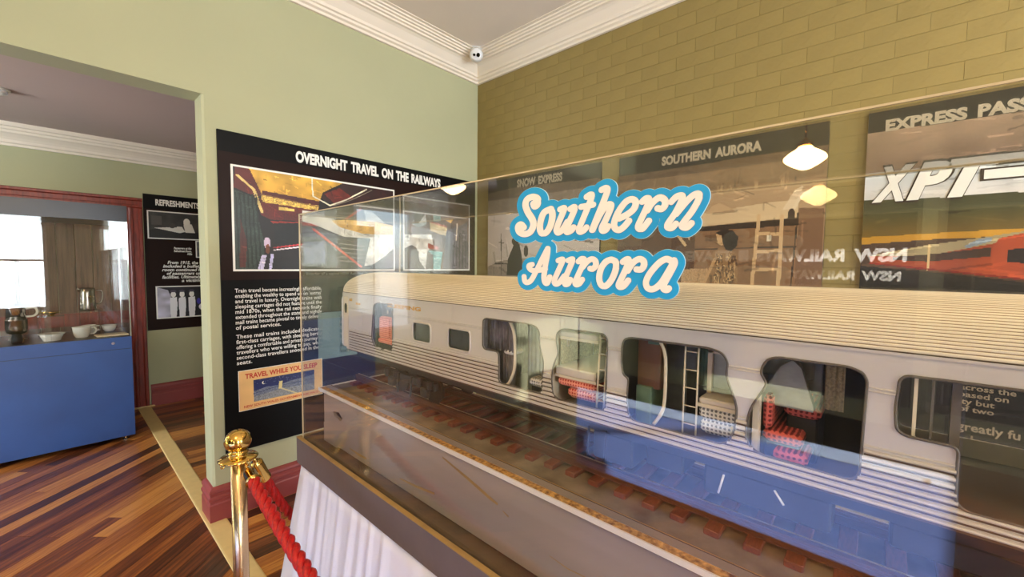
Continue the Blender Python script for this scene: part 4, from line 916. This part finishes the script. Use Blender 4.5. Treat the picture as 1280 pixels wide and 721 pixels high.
# ---- compartments
XP = XS+.006; XK = 1.02                  # just inside the side sheet; corridor partition
def part(y, z1=Zt-.002, x1=XK, m='int_grey', x0=XP): return B('partition', (x0, y-.0015, Zb+.006), (x1, y+.0015, z1), M[m], trn)
B('corridor_wall', (XK, -.30, Zb+.006), (XK+.003, TY0-.005, Zt-.002), M['int_grey'], trn) if False else None
B('corridor_wall', (XK, .0, Zb+.006), (XK+.003, 1.55, Zt-.002), M['int_blue'], trn)
for y, m_ in ((1.50, 'int_grey'), (1.25, 'int_dark'), (.86, 'curtain'), (.612, 'int_cream'), (.432, 'int_dark'), (.181, 'int_cream'), (-.001, 'int_dark'), (-.30, 'int_dark')): part(y, m=m_)
def cushion(name, a, b, m, parent, r=.006): return RB(name, a, b, M[m], parent, r)
def seat(y0, y1, m, x0=XP+.02, x1=XK-.01, zs=1.30, back=None):
    s_ = empty('seat', (x0, y0, Zb), None, None); s_.parent = trn; s_.matrix_parent_inverse = Matrix.Translation(-wloc(trn))
    cushion('cushion', (x0, y0, zs-.02), (x1, y1, zs), m, s_); cushion('seat_base', (x0+.006, y0+.004, Zb+.006), (x1, y1-.004, zs-.02), 'int_dark', s_, .003)
    if back: cushion('backrest', (x0, back[0], zs), (x1, back[1], back[2]), m, s_)
    return s_
def ladder(y0, y1, z0, z1, x, lean, m, n, r=.0026):
    l_ = empty('ladder', (x, y0, z0), None, None); l_.parent = trn; l_.matrix_parent_inverse = Matrix.Translation(-wloc(trn))
    P_ = lambda y, t: (x+lean*t, y, z0+(z1-z0)*t)
    for y in (y0, y1): MB().tube([P_(y, 0), P_(y, 1)], r, 8).build('rail', M[m], l_, True)
    for i in range(n): MB().tube([P_(y0, (i+.6)/n), P_(y1, (i+.6)/n)], r*.7, 6).build('rung', M[m], l_, True)
def berth(y0, y1, z0, m, parent=None, x0=XP+.008, x1=XK-.005, frame='int_cream', th=.018):
    b_ = empty('berth', (x0, y0, z0), None, None); b_.parent = trn; b_.matrix_parent_inverse = Matrix.Translation(-wloc(trn))
    B('berth_frame', (x0, y0, z0), (x1, y1, z0+.006), M[frame], b_); cushion('mattress', (x0, y0+.002, z0+.006), (x1, y1-.002, z0+.006+th), m, b_, .003); return b_
# first cutaway: upright red seat back under a grey panel
seat(1.32, 1.45, 'tartan_red', XP+.012, zs=1.318, back=(1.36, 1.44, 1.40))
RB('fold_panel', (XP+.03, 1.30, 1.40), (XP+.036, 1.45, 1.447), M['int_grey'], trn, .001); MB().tube([(XP+.028, 1.40, 1.425), (XP+.028, 1.40, 1.412)], .003, 6).build('latch', M['plastic'], trn)
MB().tube([(XP+.004, 1.335, 1.445), (XP+.004, 1.325, 1.39), (XP+.006, 1.318, 1.36)], .003, 8).build('grab_rail', M['rubber'], trn, True)
# second cutaway: curtains, curved cream post, grey cushions
def curtain(y0, y1, x, z0, z1, m, amp=.004, n=40):
    V = []; Fc = []
    for i in range(n+1):
        y = y0+(y1-y0)*i/n; xx = x+amp*math.sin(i*1.35)+amp*.5*math.sin(i*.7)
        V += [(xx, y, z0), (xx, y, z1), (xx+.0015, y, z0), (xx+.0015, y, z1)]
    for i in range(n):
        a = i*4; Fc += [(a, a+4, a+5, a+1), (a+2, a+3, a+7, a+6), (a+1, a+5, a+7, a+3), (a, a+2, a+6, a+4)]
    MB().add(V, Fc).build('curtain', M[m], trn, True)
curtain(.845, .745, XP+.022, 1.36, Zt-.004, 'curtain'); curtain(.80, .755, XP+.03, Zb+.01, 1.352, 'curtain', .006)
curtain(.725, .665, XP+.05, Zb+.01, Zt-.004, 'int_blue', .003); B('wall_panel', (XK-.006, .62, Zb+.006), (XK, .73, Zt-.004), M['int_green'], trn)
MB().tube([(XP+.006, y, z_) for y, z_ in smooth_open([(.757, 1.452), (.742, 1.43), (.735, 1.40), (.733, 1.34), (.738, 1.31), (.752, 1.282), (.76, 1.274)])], .0042, 8).build('curved_post', M['int_cream'], trn, True)
RB('wash_basin', (XP+.02, .755, 1.352), (XP+.07, .79, 1.364), M['plastic'], trn, .004)
seat(.635, .690, 'tartan_grey', XP+.012, zs=1.305); seat(.632, .672, 'tartan_grey', XP+.04, zs=1.335); B('shelf', (XP+.03, .625, 1.375), (XP+.10, .65, 1.38), M['int_wood'], trn)
# third cutaway: made-up lower berth, folded upper berth, ladder
berth(.482, .604, 1.422, 'mattress', th=.014); RB('woven_panel', (XP+.03, .597, 1.32), (XK-.03, .602, 1.425), M['int_tan'], trn, .002); B('woven_panel', (XK-.012, .49, 1.33), (XK-.004, .60, 1.425), M['int_tan'], trn)
b3 = berth(.486, .602, 1.327, 'mattress', th=.02); RB('cushion', (XP+.012, .488, 1.306), (XK-.02, .598, 1.326), M['tartan_red'], b3, .006); RB('cushion', (XP+.02, .489, 1.278), (XK-.02, .574, 1.303), M['tartan_red'], b3, .007)
RB('light_switch', (XP+.05, .5935, 1.395), (XP+.06, .597, 1.415), M['plastic'], trn, .001)
ladder(.480, .462, 1.272, 1.450, XP+.004, .012, 'int_cream', 5)
# fourth cutaway: timber cupboard, curved post, thin ladder, framed window and berth
RB('cupboard', (XP+.06, .357, 1.33), (XP+.09, .41, Zt-.004), M['int_wood'], trn, .002); RB('cupboard', (XP+.05, .372, Zb+.006), (XP+.12, .408, 1.335), M['int_green'], trn, .002); RB('green_panel', (XP+.055, .36, 1.43), (XP+.06, .385, 1.452), M['int_green'], trn, .001)
MB().tube([(XP+.006, y, z_) for y, z_ in smooth_open([(.340, 1.452), (.329, 1.43), (.325, 1.40), (.325, 1.33), (.331, 1.30), (.346, 1.274)])], .0036, 8).build('curved_post', M['int_cream'], trn, True)
B('dark_wall', (XK-.008, .185, Zb+.006), (XK-.003, .345, 1.352), M['int_dark'], trn); curtain(.318, .282, XK-.03, 1.33, Zt-.004, 'int_green', .003)
ladder(.287, .262, 1.272, 1.450, XP+.004, .002, 'int_cream', 5, .0018)
wf_ = empty('compartment_window', (XP+.05, .22, 1.35), None, None); wf_.parent = trn; wf_.matrix_parent_inverse = Matrix.Translation(-wloc(trn))
for a, b in (((.258, 1.345), (.250, 1.442)), ((.258, 1.430), (.190, 1.442)), ((.218, 1.375), (.2155, 1.43))): B('frame', (XP+.05, a[0], a[1]), (XP+.06, b[0], b[1]), M['int_cream'], wf_)
B('back_sheet', (XP+.062, .19, 1.36), (XP+.064, .25, 1.43), M['int_blue'], wf_)
b4 = berth(.188, .262, 1.332, 'mattress', th=.012); RB('cushion', (XP+.010, .19, 1.308), (XK-.02, .26, 1.333), M['tartan_grey'], b4, .006); RB('cushion', (XP+.014, .192, 1.28), (XK-.02, .258, 1.306), M['tartan_grey'], b4, .006)
# fifth cutaway: draped sheet, red checked seats, tan curtain
RB('head_panel', (XP+.10, .09, 1.395), (XP+.108, .176, 1.455), M['int_blue'], trn, .004)
MB().prism([(.172, 1.35), (.135, 1.425), (.118, 1.437), (.105, 1.425), (.085, 1.36), (.085, 1.35)], lambda p, d: (d, p[0], p[1]), XP+.055, XP+.075).build('draped_sheet', M['int_blue'], trn)
B('white_post', (XP+.012, .158, Zb+.012), (XP+.03, .168, 1.372), M['int_cream'], trn)
seat(.095, .155, 'tartan_dark', XP+.030, zs=1.31, back=(.142, .156, 1.372)); seat(.085, .135, 'tartan_dark', XP+.012, zs=1.285); seat(.075, .130, 'tartan_dark', XP+.07, zs=1.352)
curtain(.072, .045, XP+.075, 1.355, Zt-.004, 'int_tan', .002, 16); B('dark_wall', (XK-.008, .003, Zb+.006), (XK-.003, .085, Zt-.004), M['int_dark'], trn); B('grey_sheet', (XP+.11, .08, 1.37), (XP+.112, .10, Zt-.004), M['int_blue'], trn)
# sixth: vestibule posts
B('post', (XP+.004, -.036, 1.30), (XP+.010, -.040, Zt-.004), M['int_cream'], trn); B('post', (XP+.02, -.075, Zb+.006), (XP+.034, -.085, Zt-.004), M['rubber'], trn); B('post', (XP+.02, -.055, Zb+.006), (XP+.024, -.058, Zt-.004), M['rubber'], trn)
for yy in (.0,):
    B('inner_screen', (XK, -.3, Zb+.006), (XK+.003, -.25, Zt-.004), M['int_dark'], trn)

# ================================================================== SIGN ON THE FRONT GLASS
LET = [
('S',0.0078,0.006,[[(0.5564,1.729),(0.5528,1.7231),(0.5457,1.7266),(0.5459,1.7379),(0.5585,1.7433),(0.5735,1.7396),(0.5783,1.7284),(0.5717,1.7131),(0.5596,1.6976),(0.5556,1.6848),(0.5641,1.6706),(0.5807,1.6667),(0.5949,1.6724),(0.5986,1.683),(0.5909,1.6879),(0.5823,1.681)]]),
('o',0.0073,0.0058,[[(0.5111,1.7141),(0.5066,1.7021),(0.5105,1.6823),(0.5216,1.6676),(0.5333,1.6667),(0.5384,1.6777),(0.5359,1.694),(0.5275,1.7087),(0.5111,1.7141)]]),
('u',0.0065,0.0053,[[(0.4876,1.7116),(0.4785,1.7134),(0.4803,1.7061),(0.4919,1.6832),(0.4961,1.6715),(0.4915,1.6657),(0.4819,1.6708),(0.4703,1.6858)],[(0.4634,1.7105),(0.4547,1.7133),(0.455,1.706),(0.4656,1.6855),(0.4729,1.6723),(0.4699,1.6659),(0.4606,1.6688),(0.4556,1.6743)]]),
('t',0.0059,0.0051,[[(0.4271,1.73),(0.4195,1.7333),(0.4163,1.7308),(0.4213,1.7164),(0.436,1.6856),(0.4432,1.6699),(0.44,1.6649),(0.4322,1.6674),(0.4264,1.6728)],[(0.4388,1.7123),(0.4256,1.7131),(0.4131,1.7142)]]),
('h',0.0058,0.0051,[[(0.3954,1.7395),(0.3873,1.7418),(0.3837,1.7373),(0.3898,1.7208),(0.4036,1.6909),(0.4141,1.6675)],[(0.4126,1.6674),(0.3994,1.6925),(0.3864,1.7087),(0.3774,1.7116),(0.3762,1.7052),(0.3848,1.686),(0.3931,1.671),(0.3915,1.6649),(0.3853,1.6661),(0.3804,1.6722)]]),
('e',0.0056,0.0051,[[(0.3587,1.6852),(0.3435,1.6911),(0.3316,1.6997),(0.3282,1.7106),(0.3357,1.7165),(0.3479,1.7124),(0.3619,1.6952),(0.3687,1.6778),(0.3664,1.6679),(0.3581,1.6648),(0.3486,1.6705),(0.3403,1.6796)]]),
('r',0.0052,0.0049,[[(0.3164,1.7107),(0.3103,1.7152),(0.3049,1.714),(0.3073,1.7028),(0.3165,1.6832),(0.3228,1.6699),(0.3208,1.665),(0.3142,1.6652),(0.3039,1.6773)],[(0.307,1.6952),(0.2986,1.707),(0.2868,1.7145),(0.278,1.71),(0.2767,1.7018),(0.282,1.6957),(0.2889,1.6971)]]),
('n',0.0047,0.0047,[[(0.2666,1.7057),(0.2587,1.713),(0.25,1.714),(0.2498,1.7073),(0.2595,1.6874),(0.2712,1.6704),(0.271,1.6646),(0.2644,1.6635),(0.2581,1.6696)],[(0.2579,1.6857),(0.2426,1.7035),(0.2322,1.7126),(0.2243,1.7138),(0.2236,1.7064),(0.2329,1.6885),(0.247,1.6697),(0.2473,1.6645),(0.2405,1.663),(0.2337,1.669)]]),
('A',0.0061,0.0049,[[(0.5172,1.6348),(0.531,1.6134),(0.5464,1.5883),(0.5597,1.569),(0.5706,1.5633),(0.5777,1.5663),(0.5798,1.5759)],[(0.5172,1.6348),(0.5182,1.6215),(0.5229,1.599),(0.5257,1.5783),(0.5236,1.566),(0.5171,1.5642),(0.511,1.5767)],[(0.5575,1.6019),(0.5657,1.5997),(0.5656,1.5944),(0.5559,1.5892),(0.5358,1.5906),(0.5228,1.5928)]]),
('u',0.0059,0.0048,[[(0.4904,1.6103),(0.4807,1.6129),(0.4806,1.6073),(0.49,1.5893),(0.499,1.5709),(0.4969,1.5633),(0.4883,1.5652),(0.4752,1.5796)],[(0.4664,1.6103),(0.4571,1.6132),(0.4574,1.6074),(0.4659,1.5897),(0.4743,1.5717),(0.4725,1.5634),(0.4654,1.5651),(0.4609,1.5731)]]),
('r',0.0056,0.0048,[[(0.4427,1.6084),(0.4365,1.6132),(0.4298,1.6122),(0.4329,1.6017),(0.4437,1.5804),(0.4496,1.5686),(0.4467,1.5638),(0.4399,1.566),(0.4334,1.5739)],[(0.4328,1.5979),(0.4242,1.6075),(0.4134,1.6131),(0.4058,1.6094),(0.4045,1.601),(0.4108,1.5947),(0.4162,1.5952)]]),
('o',0.0057,0.0052,[[(0.3726,1.612),(0.3636,1.6072),(0.3637,1.5928),(0.3716,1.5749),(0.3822,1.564),(0.3919,1.5652),(0.3967,1.5775),(0.3931,1.5956),(0.3833,1.608),(0.3726,1.612)]]),
('r',0.0053,0.0049,[[(0.3497,1.608),(0.343,1.6123),(0.3388,1.6112),(0.3418,1.5994),(0.3507,1.5804),(0.3567,1.5674),(0.3542,1.5631),(0.3468,1.5654),(0.3386,1.5752)],[(0.3399,1.5924),(0.3311,1.6058),(0.3198,1.6127),(0.3117,1.6097),(0.3103,1.602),(0.3153,1.5951),(0.3234,1.595)]]),
('a',0.0049,0.0049,[[(0.2636,1.6097),(0.2725,1.6126),(0.285,1.6052),(0.2992,1.5886),(0.3058,1.574),(0.3024,1.5635),(0.2922,1.5624),(0.2802,1.5719),(0.2674,1.5929),(0.2592,1.6082)],[(0.2592,1.6104),(0.2583,1.6046),(0.2658,1.5885),(0.2749,1.5706),(0.2747,1.5632),(0.2694,1.562),(0.2665,1.5643)]]),
]
def sdf_mesh(strokes, scale, x, thick, h):
    # union of elliptical brush strokes -> solid flat letter (marching squares on a metric grid)
    allp = [p for s_ in strokes for p in s_[2]]
    my = max(s_[0] for s_ in strokes)*scale*1.1; mz = max(s_[1] for s_ in strokes)*scale*1.1
    y0 = min(p[0] for p in allp)-my; y1 = max(p[0] for p in allp)+my; z0 = min(p[1] for p in allp)-mz; z1 = max(p[1] for p in allp)+mz
    ny = int((y1-y0)/h)+2; nz = int((z1-z0)/h)+2
    gy, gz = np.meshgrid(y0+np.arange(ny)*h, z0+np.arange(nz)*h, indexing='ij'); D = np.full(gy.shape, 9.)
    for ry, rz, pts in strokes:
        q = smooth_open(pts, 5)
        for (a, b), (c_, d_) in zip(q[:-1], q[1:]):
            ax, az, bx, bz = a/(ry*scale), b/(rz*scale), c_/(ry*scale), d_/(rz*scale); X = gy/(ry*scale); Z_ = gz/(rz*scale)
            dx, dz_ = bx-ax, bz-az; L = dx*dx+dz_*dz_+1e-12; t = np.clip(((X-ax)*dx+(Z_-az)*dz_)/L, 0, 1)
            np.minimum(D, np.hypot(X-ax-t*dx, Z_-az-t*dz_), out=D)
    S_ = 1-D; V = []; Fc = []; idx = {}
    def vert(y, z_, k):
        key = (round(y*1e6), round(z_*1e6), k)
        if key not in idx: idx[key] = len(V); V.append((x-thick if k else x, y, z_))
        return idx[key]
    I, J = np.nonzero((np.maximum.reduce([S_[:-1, :-1], S_[1:, :-1], S_[1:, 1:], S_[:-1, 1:]]) > 0))
    for i, j in zip(I, J):
        cs_ = [(i, j), (i+1, j), (i+1, j+1), (i, j+1)]; poly = []
        for k in range(4):
            a, b = cs_[k], cs_[(k+1) % 4]; va, vb = S_[a], S_[b]
            if va > 0: poly.append((y0+a[0]*h, z0+a[1]*h, False))
            if (va > 0) != (vb > 0):
                t = va/(va-vb); poly.append((y0+(a[0]+(b[0]-a[0])*t)*h, z0+(a[1]+(b[1]-a[1])*t)*h, True))
        if len(poly) < 3: continue
        fr_ = [vert(p[0], p[1], 1) for p in poly]
        if len(set(fr_)) < 3: continue
        Fc.append(tuple(dict.fromkeys(fr_)))
        for k in range(len(poly)):
            p, q = poly[k], poly[(k+1) % len(poly)]
            if p[2] and q[2] and len(poly) < 6 and (abs(p[0]-q[0])+abs(p[1]-q[1])) > 1e-7:
                Fc.append((vert(p[0], p[1], 1), vert(p[0], p[1], 0), vert(q[0], q[1], 0), vert(q[0], q[1], 1)))
    me = bpy.data.meshes.new('letter'); me.from_pydata(V, [], [f for f in Fc if len(set(f)) == len(f)]); return me
sg = empty('cutout_sign', (GX, .41, 1.55), 'sky blue cut-out sign with white script reading Southern Aurora on the case glass', 'sign')
alls = [(ry, rz, s_) for ch_, ry, rz, ss in LET for s_ in ss]
link('backing_edge', sdf_mesh(alls, 3.36, GX-.0006, .0016, .0016), M['sign_edge'], sg)
link('backing', sdf_mesh(alls, 3.24, GX-.0022, .0010, .0016), M['sign_blue'], sg)
for ch_, ry, rz, ss in LET:
    st_ = [(ry, rz, s_) for s_ in ss]
    o = link('letter', sdf_mesh(st_, 1.1, GX-.0040, .0008, .0008), M['sign_white'], sg)
    link('letter_outline', sdf_mesh(st_, 1.22, GX-.0032, .0006, .0008), M['sign_rim'], o)

# ================================================================== STANCHIONS AND ROPES
def stanchion(x, y, label):
    s_ = empty('stanchion', (x, y, 0), label, 'stanchion', 'brass rope stanchions')
    MB().lathe([(.16, 0), (.16, .012), (.15, .022), (.06, .035), (.035, .05), (.028, .06)], (x, y, .002), 36).build('base', M['brass'], s_, True)
    MB().lathe([(.0255, .05), (.0255, .868)], (x, y, 0), 32).build('post', M['brass_dull'], s_, True)
    MB().lathe([(.027, .862), (.032, .866), (.06, .874), (.064, .879), (.06, .884), (.036, .889), (.03, .892), (.03, .898)], (x, y, 0), 36).build('ring_plate', M['brass'], s_, True)
    MB().lathe([(.03, .896), (.034, .9), (.03, .906), (.022, .909)]+[(.044*math.sin(t), .944-.041*math.cos(t)) for t in np.linspace(.55, math.pi-.02, 16)], (x, y, 0), 32).build('ball_finial', M['brass'], s_, True)
    for a in range(4):
        t = a*math.pi/2+.3; cx, cy = x+.056*math.cos(t), y+.056*math.sin(t)
        MB().tube([(cx+.006*math.cos(u)*math.cos(t), cy+.006*math.cos(u)*math.sin(t), .873+.011*math.sin(u)) for u in np.linspace(0, 2*math.pi, 14, endpoint=False)], .0022, 8, True).build('ring', M['brass'], s_, True)
    return s_
stanchion(.438, 1.75, 'polished brass ball-top stanchion at the corner of the table'); stanchion(.45, -.62, 'polished brass stanchion behind the viewer')
def rope(P0, P1, sag, label, r=.0105, skip=0):
    P0, P1 = Vector(P0), Vector(P1); L = (P1-P0).length; n = int(L/.006)
    C = []
    for i in range(n+1):
        t = i/n; p = P0.lerp(P1, t); p.z -= sag*4*t*(1-t); C.append(p)
    rt = empty('barrier_rope', P0, label, 'rope', 'red barrier ropes')
    hz = (P1-P0); hz.z = 0; hz.normalize(); side = Vector((-hz.y, hz.x, 0))
    k0 = int(.075/.006); k1 = n-k0
    for s_ in range(3):
        pts = []
        for i in range(k0-4, k1+5):
            t = (C[min(i+1, n)]-C[max(i-1, 0)]).normalized(); up = side.cross(t)*-1; a = i*.006/.115*2*math.pi+s_*2*math.pi/3
            pts.append(C[i]+side*math.cos(a)*r*.82+up*math.sin(a)*r*.82)
        o = MB().tube(pts, r*.86, 9).build('strand', M['rope'], rt, True)
    for idx_, sg_ in ((0, 1), (n, -1)):
        a, b = (C[2], C[k0+2]) if sg_ > 0 else (C[n-2], C[n-k0-2])
        ax = (b-a); l_ = ax.length
        oriented_lathe([(.006, 0), (.008, .01), (.009, .018), (.018, .024), (.0225, .03), (.0235, l_-.006), (.0255, l_-.004), (.0255, l_)], a, ax, 20).build('ferrule', M['brass'], rt, True)
        MB().tube([C[idx_]+Vector((0, 0, .008*math.cos(u)))+hz*(.008*math.sin(u)) for u in np.linspace(0, 2*math.pi, 12, endpoint=False)], .003, 8, True).build('hook', M['brass'], rt, True)
rope((.447, 1.693, .862), (.452, -.56, .862), .17, 'twisted red rope hanging along the front of the display table', .0125)
rope((.492, 1.78, .862), (1.62, 2.975, .60), .62, 'twisted red rope sagging behind the far end of the table', .0125)
hk = tag(oriented_lathe([(.03, 0), (.03, .006), (.012, .012), (.009, .04), (.014, .05), (.014, .056)], (1.63, YL-.017, .60), (0, -1, 0), 20).build('wall_hook', M['brass'], None, True), 'small brass rope hook fixed on the black panel', 'hook')

# ================================================================== BLUE CABINETS
def cabinet(name, label, o, r, n_, wd, dp, zs, banner=None, blue='blue'):
    # o: front left corner on the floor, r: along the front, n_: outward normal (towards the viewer)
    o = Vector(o); r = Vector(r); n_ = Vector(n_)
    t = empty(name, o+r*wd/2-n_*dp/2, label, 'display cabinet')
    P_ = lambda u, d, z_: o+r*u-n_*d+Vector((0, 0, z_))
    def bb(nm, u0, u1, d0, d1, z0, z1, m, par=t):
        a, b = P_(u0, d0, z0), P_(u1, d1, z1); return B(nm, a, b, M[m], par)
    zf, z1, z2, z3, z4 = zs
    bb('plinth', 0, wd, 0, dp, zf, z1-.004, blue); bb('seam', .004, wd-.004, .004, dp-.004, z1-.004, z1, 'black'); bb('deck_band', 0, wd, 0, dp, z1, z2, 'band_lit' if banner else blue)
    bb('deck', .01, wd-.01, .01, dp-.01, z2, z2+.003, 'deck_black')
    for u in (.06, wd-.06):
        for d in (.06, dp-.06): MB().lathe([(.022, 0), (.022, .012), (.01, .014), (.01, zf)], P_(u, d, 0), 14).build('foot', M['chrome'], t)
    for u, d0, d1 in ((0, 0, dp), ): pass
    g = .006
    bb('front_pane', 0, wd, 0, g, z2, z3, 'cab_glass'); bb('side_pane', 0, g, g, dp-g, z2, z3, 'cab_glass'); bb('side_pane', wd-g, wd, g, dp-g, z2, z3, 'cab_glass')
    bb('back_pane', 0, wd, dp-g, dp, z2, z3, 'cab_glass')
    for u, d in ((0, 0), (wd-.008, 0), (0, dp-.008), (wd-.008, dp-.008)): bb('edge_strip', u-.001, u+.009, d-.001, d+.009, z2, z3, 'chrome')
    bb('header', -.002, wd+.002, -.002, dp+.002, z3, z4, 'dark_metal')
    for u in (.1, wd-.12): MB().lathe([(.012, 0), (.012, .003), (.006, .005)], P_(u, -.002, z2-.05), 12, 'y' if abs(n_.y) > .5 else 'x').build('lock', M['chrome'], t)
    if banner:
        fb = Frame(P_(0, -.004, 0), r, (0, 0, 1)); text_lines('banner_text', fb, [banner], M['white'], t, .05, d=.002)
    return t
cabinet('display_cabinet', 'blue display cabinet with glass top standing before the door in the side room', (-1.45, 4.972, 0), (1, 0, 0), (0, -1, 0), 1.905, .70, (.045, .83, .935, 1.945, 2.08))
cabinet('display_cabinet', 'blue display cabinet with lettered header facing the train case', (-1.34, -.285, 0), (0, 1, 0), (1, 0, 0), 2.04, .62, (.06, .60, .66, 1.60, 1.74), ('NSW   RAILWAYS   \u2013   TRAVEL   FOR   PLEASURE', .22, 1.634, 1.66, .068), 'blue2')

# things in the side-room cabinet
ZD = .938
def thing1(name, mb, m, label, cat, smooth=True, group=None): return tag(mb.build(name, M[m], None, smooth), label, cat, group)
def riser(x, y, w_, d, h, label):
    t = empty('acrylic_riser', (x, y, ZD), label, 'display riser', 'clear acrylic risers')
    B('shelf', (x-w_/2, y-d/2, ZD+h-.004), (x+w_/2, y+d/2, ZD+h), M['acrylic'], t)
    for s_ in (-1, 1): B('leg', (x+s_*(w_/2-.004)-.002, y-d/2, ZD), (x+s_*(w_/2-.004)+.002, y+d/2, ZD+h-.004), M['acrylic'], t)
riser(.212, 5.30, .13, .12, .222, 'clear acrylic riser under the silver jug'); riser(-.02, 5.40, .16, .14, .18, 'clear acrylic riser under the brass dish')
def jug(x, y, z_, s_, label):
    t = empty('jug', (x, y, z_), label, 'jug')
    MB().lathe([(.052*s_, 0), (.054*s_, .01), (.050*s_, .06*s_), (.046*s_, .14*s_), (.047*s_, .185*s_), (.044*s_, .187*s_), (.042*s_, .15*s_), (.001, .14*s_)], (x, y, z_), 28).build('body', M['pot'], t, True)
    MB().tube(smooth_open([(x+.045*s_, y, z_+.165*s_), (x+.085*s_, y, z_+.16*s_), (x+.092*s_, y, z_+.11*s_), (x+.08*s_, y, z_+.06*s_), (x+.05*s_, y, z_+.05*s_)]), .005*s_, 8).build('handle', M['pot'], t, True)
    MB().tube([(x-.04*s_, y, z_+.165*s_), (x-.06*s_, y, z_+.19*s_)], [.016*s_, .006*s_], 10).build('spout', M['pot'], t, True)
jug(.205, 5.30, ZD+.223, 1.05, 'silver plated jug on an acrylic riser in the cabinet')
def cup(x, y, z_, s_, label, ang=0):
    t = empty('cup', (x, y, z_), label, 'cup', 'white railway china')
    MB().lathe([(.026*s_, 0), (.028*s_, .004), (.036*s_, .02*s_), (.04*s_, .058*s_), (.042*s_, .064*s_), (.038*s_, .062*s_), (.034*s_, .02*s_), (.001, .012*s_)], (x, y, z_), 28).build('bowl', M['china'], t, True)
    c_, s2 = math.cos(ang), math.sin(ang)
    MB().tube(smooth_open([(x+r_*s_*c_, y+r_*s_*s2, z_+h*s_) for r_, h in ((.036, .052), (.056, .054), (.062, .038), (.052, .02), (.034, .018))]), .0045*s_, 8).build('handle', M['china'], t, True)
cup(.155, 5.16, ZD, 1.45, 'large white china cup at the front of the cabinet'); cup(.21, 5.42, ZD+.0, 1.15, 'smaller white china cup behind the large cup')
thing1('bowl', MB().lathe([(.03, 0), (.032, .006), (.045, .02), (.055, .06), (.052, .06), (.04, .018), (.001, .012)], (.345, 5.45, ZD), 28), 'china', 'small white bowl at the right end of the cabinet', 'bowl')
t = empty('dish', (-.02, 5.12, ZD), 'oval white dish beside the dark cup', 'dish')
MB().lathe([(.05, 0), (.052, .006), (.062, .03), (.072, .055), (.069, .055), (.056, .02), (.001, .01)], (-.02, 5.12, ZD), 28).build('bowl', M['china'], t, True); MB().lathe([(.072, .052), (.08, .056), (.08, .06), (.069, .056)], (-.02, 5.12, ZD), 28).build('rim', M['china'], t, True)
thing1('menu_card', MB().prism([(.24, 0), (.44, 0), (.44, .012), (.24, .012)], lambda p, d: (p[0]-(d-5.1)*.1, d, ZD+p[1]), 5.06, 5.20), 'card', 'cream printed card lying flat in the cabinet', 'card', False)
thing1('brass_dish', MB().lathe([(.02, 0), (.022, .01), (.05, .024), (.07, .036), (.066, .036), (.001, .016)], (-.02, 5.40, ZD+.181), 24), 'brass', 'shallow brass dish on an acrylic riser', 'dish')
t = empty('coffee_pot', (-.205, 5.12, ZD), 'steel drip coffee pot with white handle on dark stand', 'coffee pot')
MB().lathe([(.03, 0), (.034, .03), (.026, .07), (.03, .075)], (-.205, 5.12, ZD), 24).build('stand', M['black'], t, True)
MB().lathe([(.03, .075), (.052, .085), (.060, .12), (.06, .185), (.064, .19)], (-.205, 5.12, ZD), 28).build('cup', M['pot'], t, True)
MB().lathe([(.054, .19), (.054, .285), (.058, .295), (.05, .30), (.03, .305), (.01, .32), (.001, .322)], (-.205, 5.12, ZD), 28).build('body', M['chrome'], t, True)
MB().tube(smooth_open([(-.152, 5.12, ZD+.275), (-.105, 5.12, ZD+.28), (-.092, 5.12, ZD+.245), (-.11, 5.12, ZD+.215), (-.152, 5.12, ZD+.21)]), .008, 8).build('handle', M['china'], t, True)
t = empty('cake_stand', (-.21, 5.36, ZD), 'tall slim chrome stand behind the coffee pot', 'stand')
MB().lathe([(.06, 0), (.06, .006), (.01, .016), (.009, .62), (.014, .63), (.012, .66), (.001, .67)], (-.21, 5.36, ZD), 20).build('stem', M['chrome'], t, True); MB().lathe([(.001, .3), (.022, .305), (.022, .31), (.001, .315)], (-.21, 5.36, ZD), 20).build('collar', M['chrome'], t, True)
thing1('acrylic_divider', MB().box((-.055, 5.0, ZD), (-.02, 5.03, ZD+.34)), 'acrylic', 'clear acrylic upright block in the cabinet', 'divider', False)
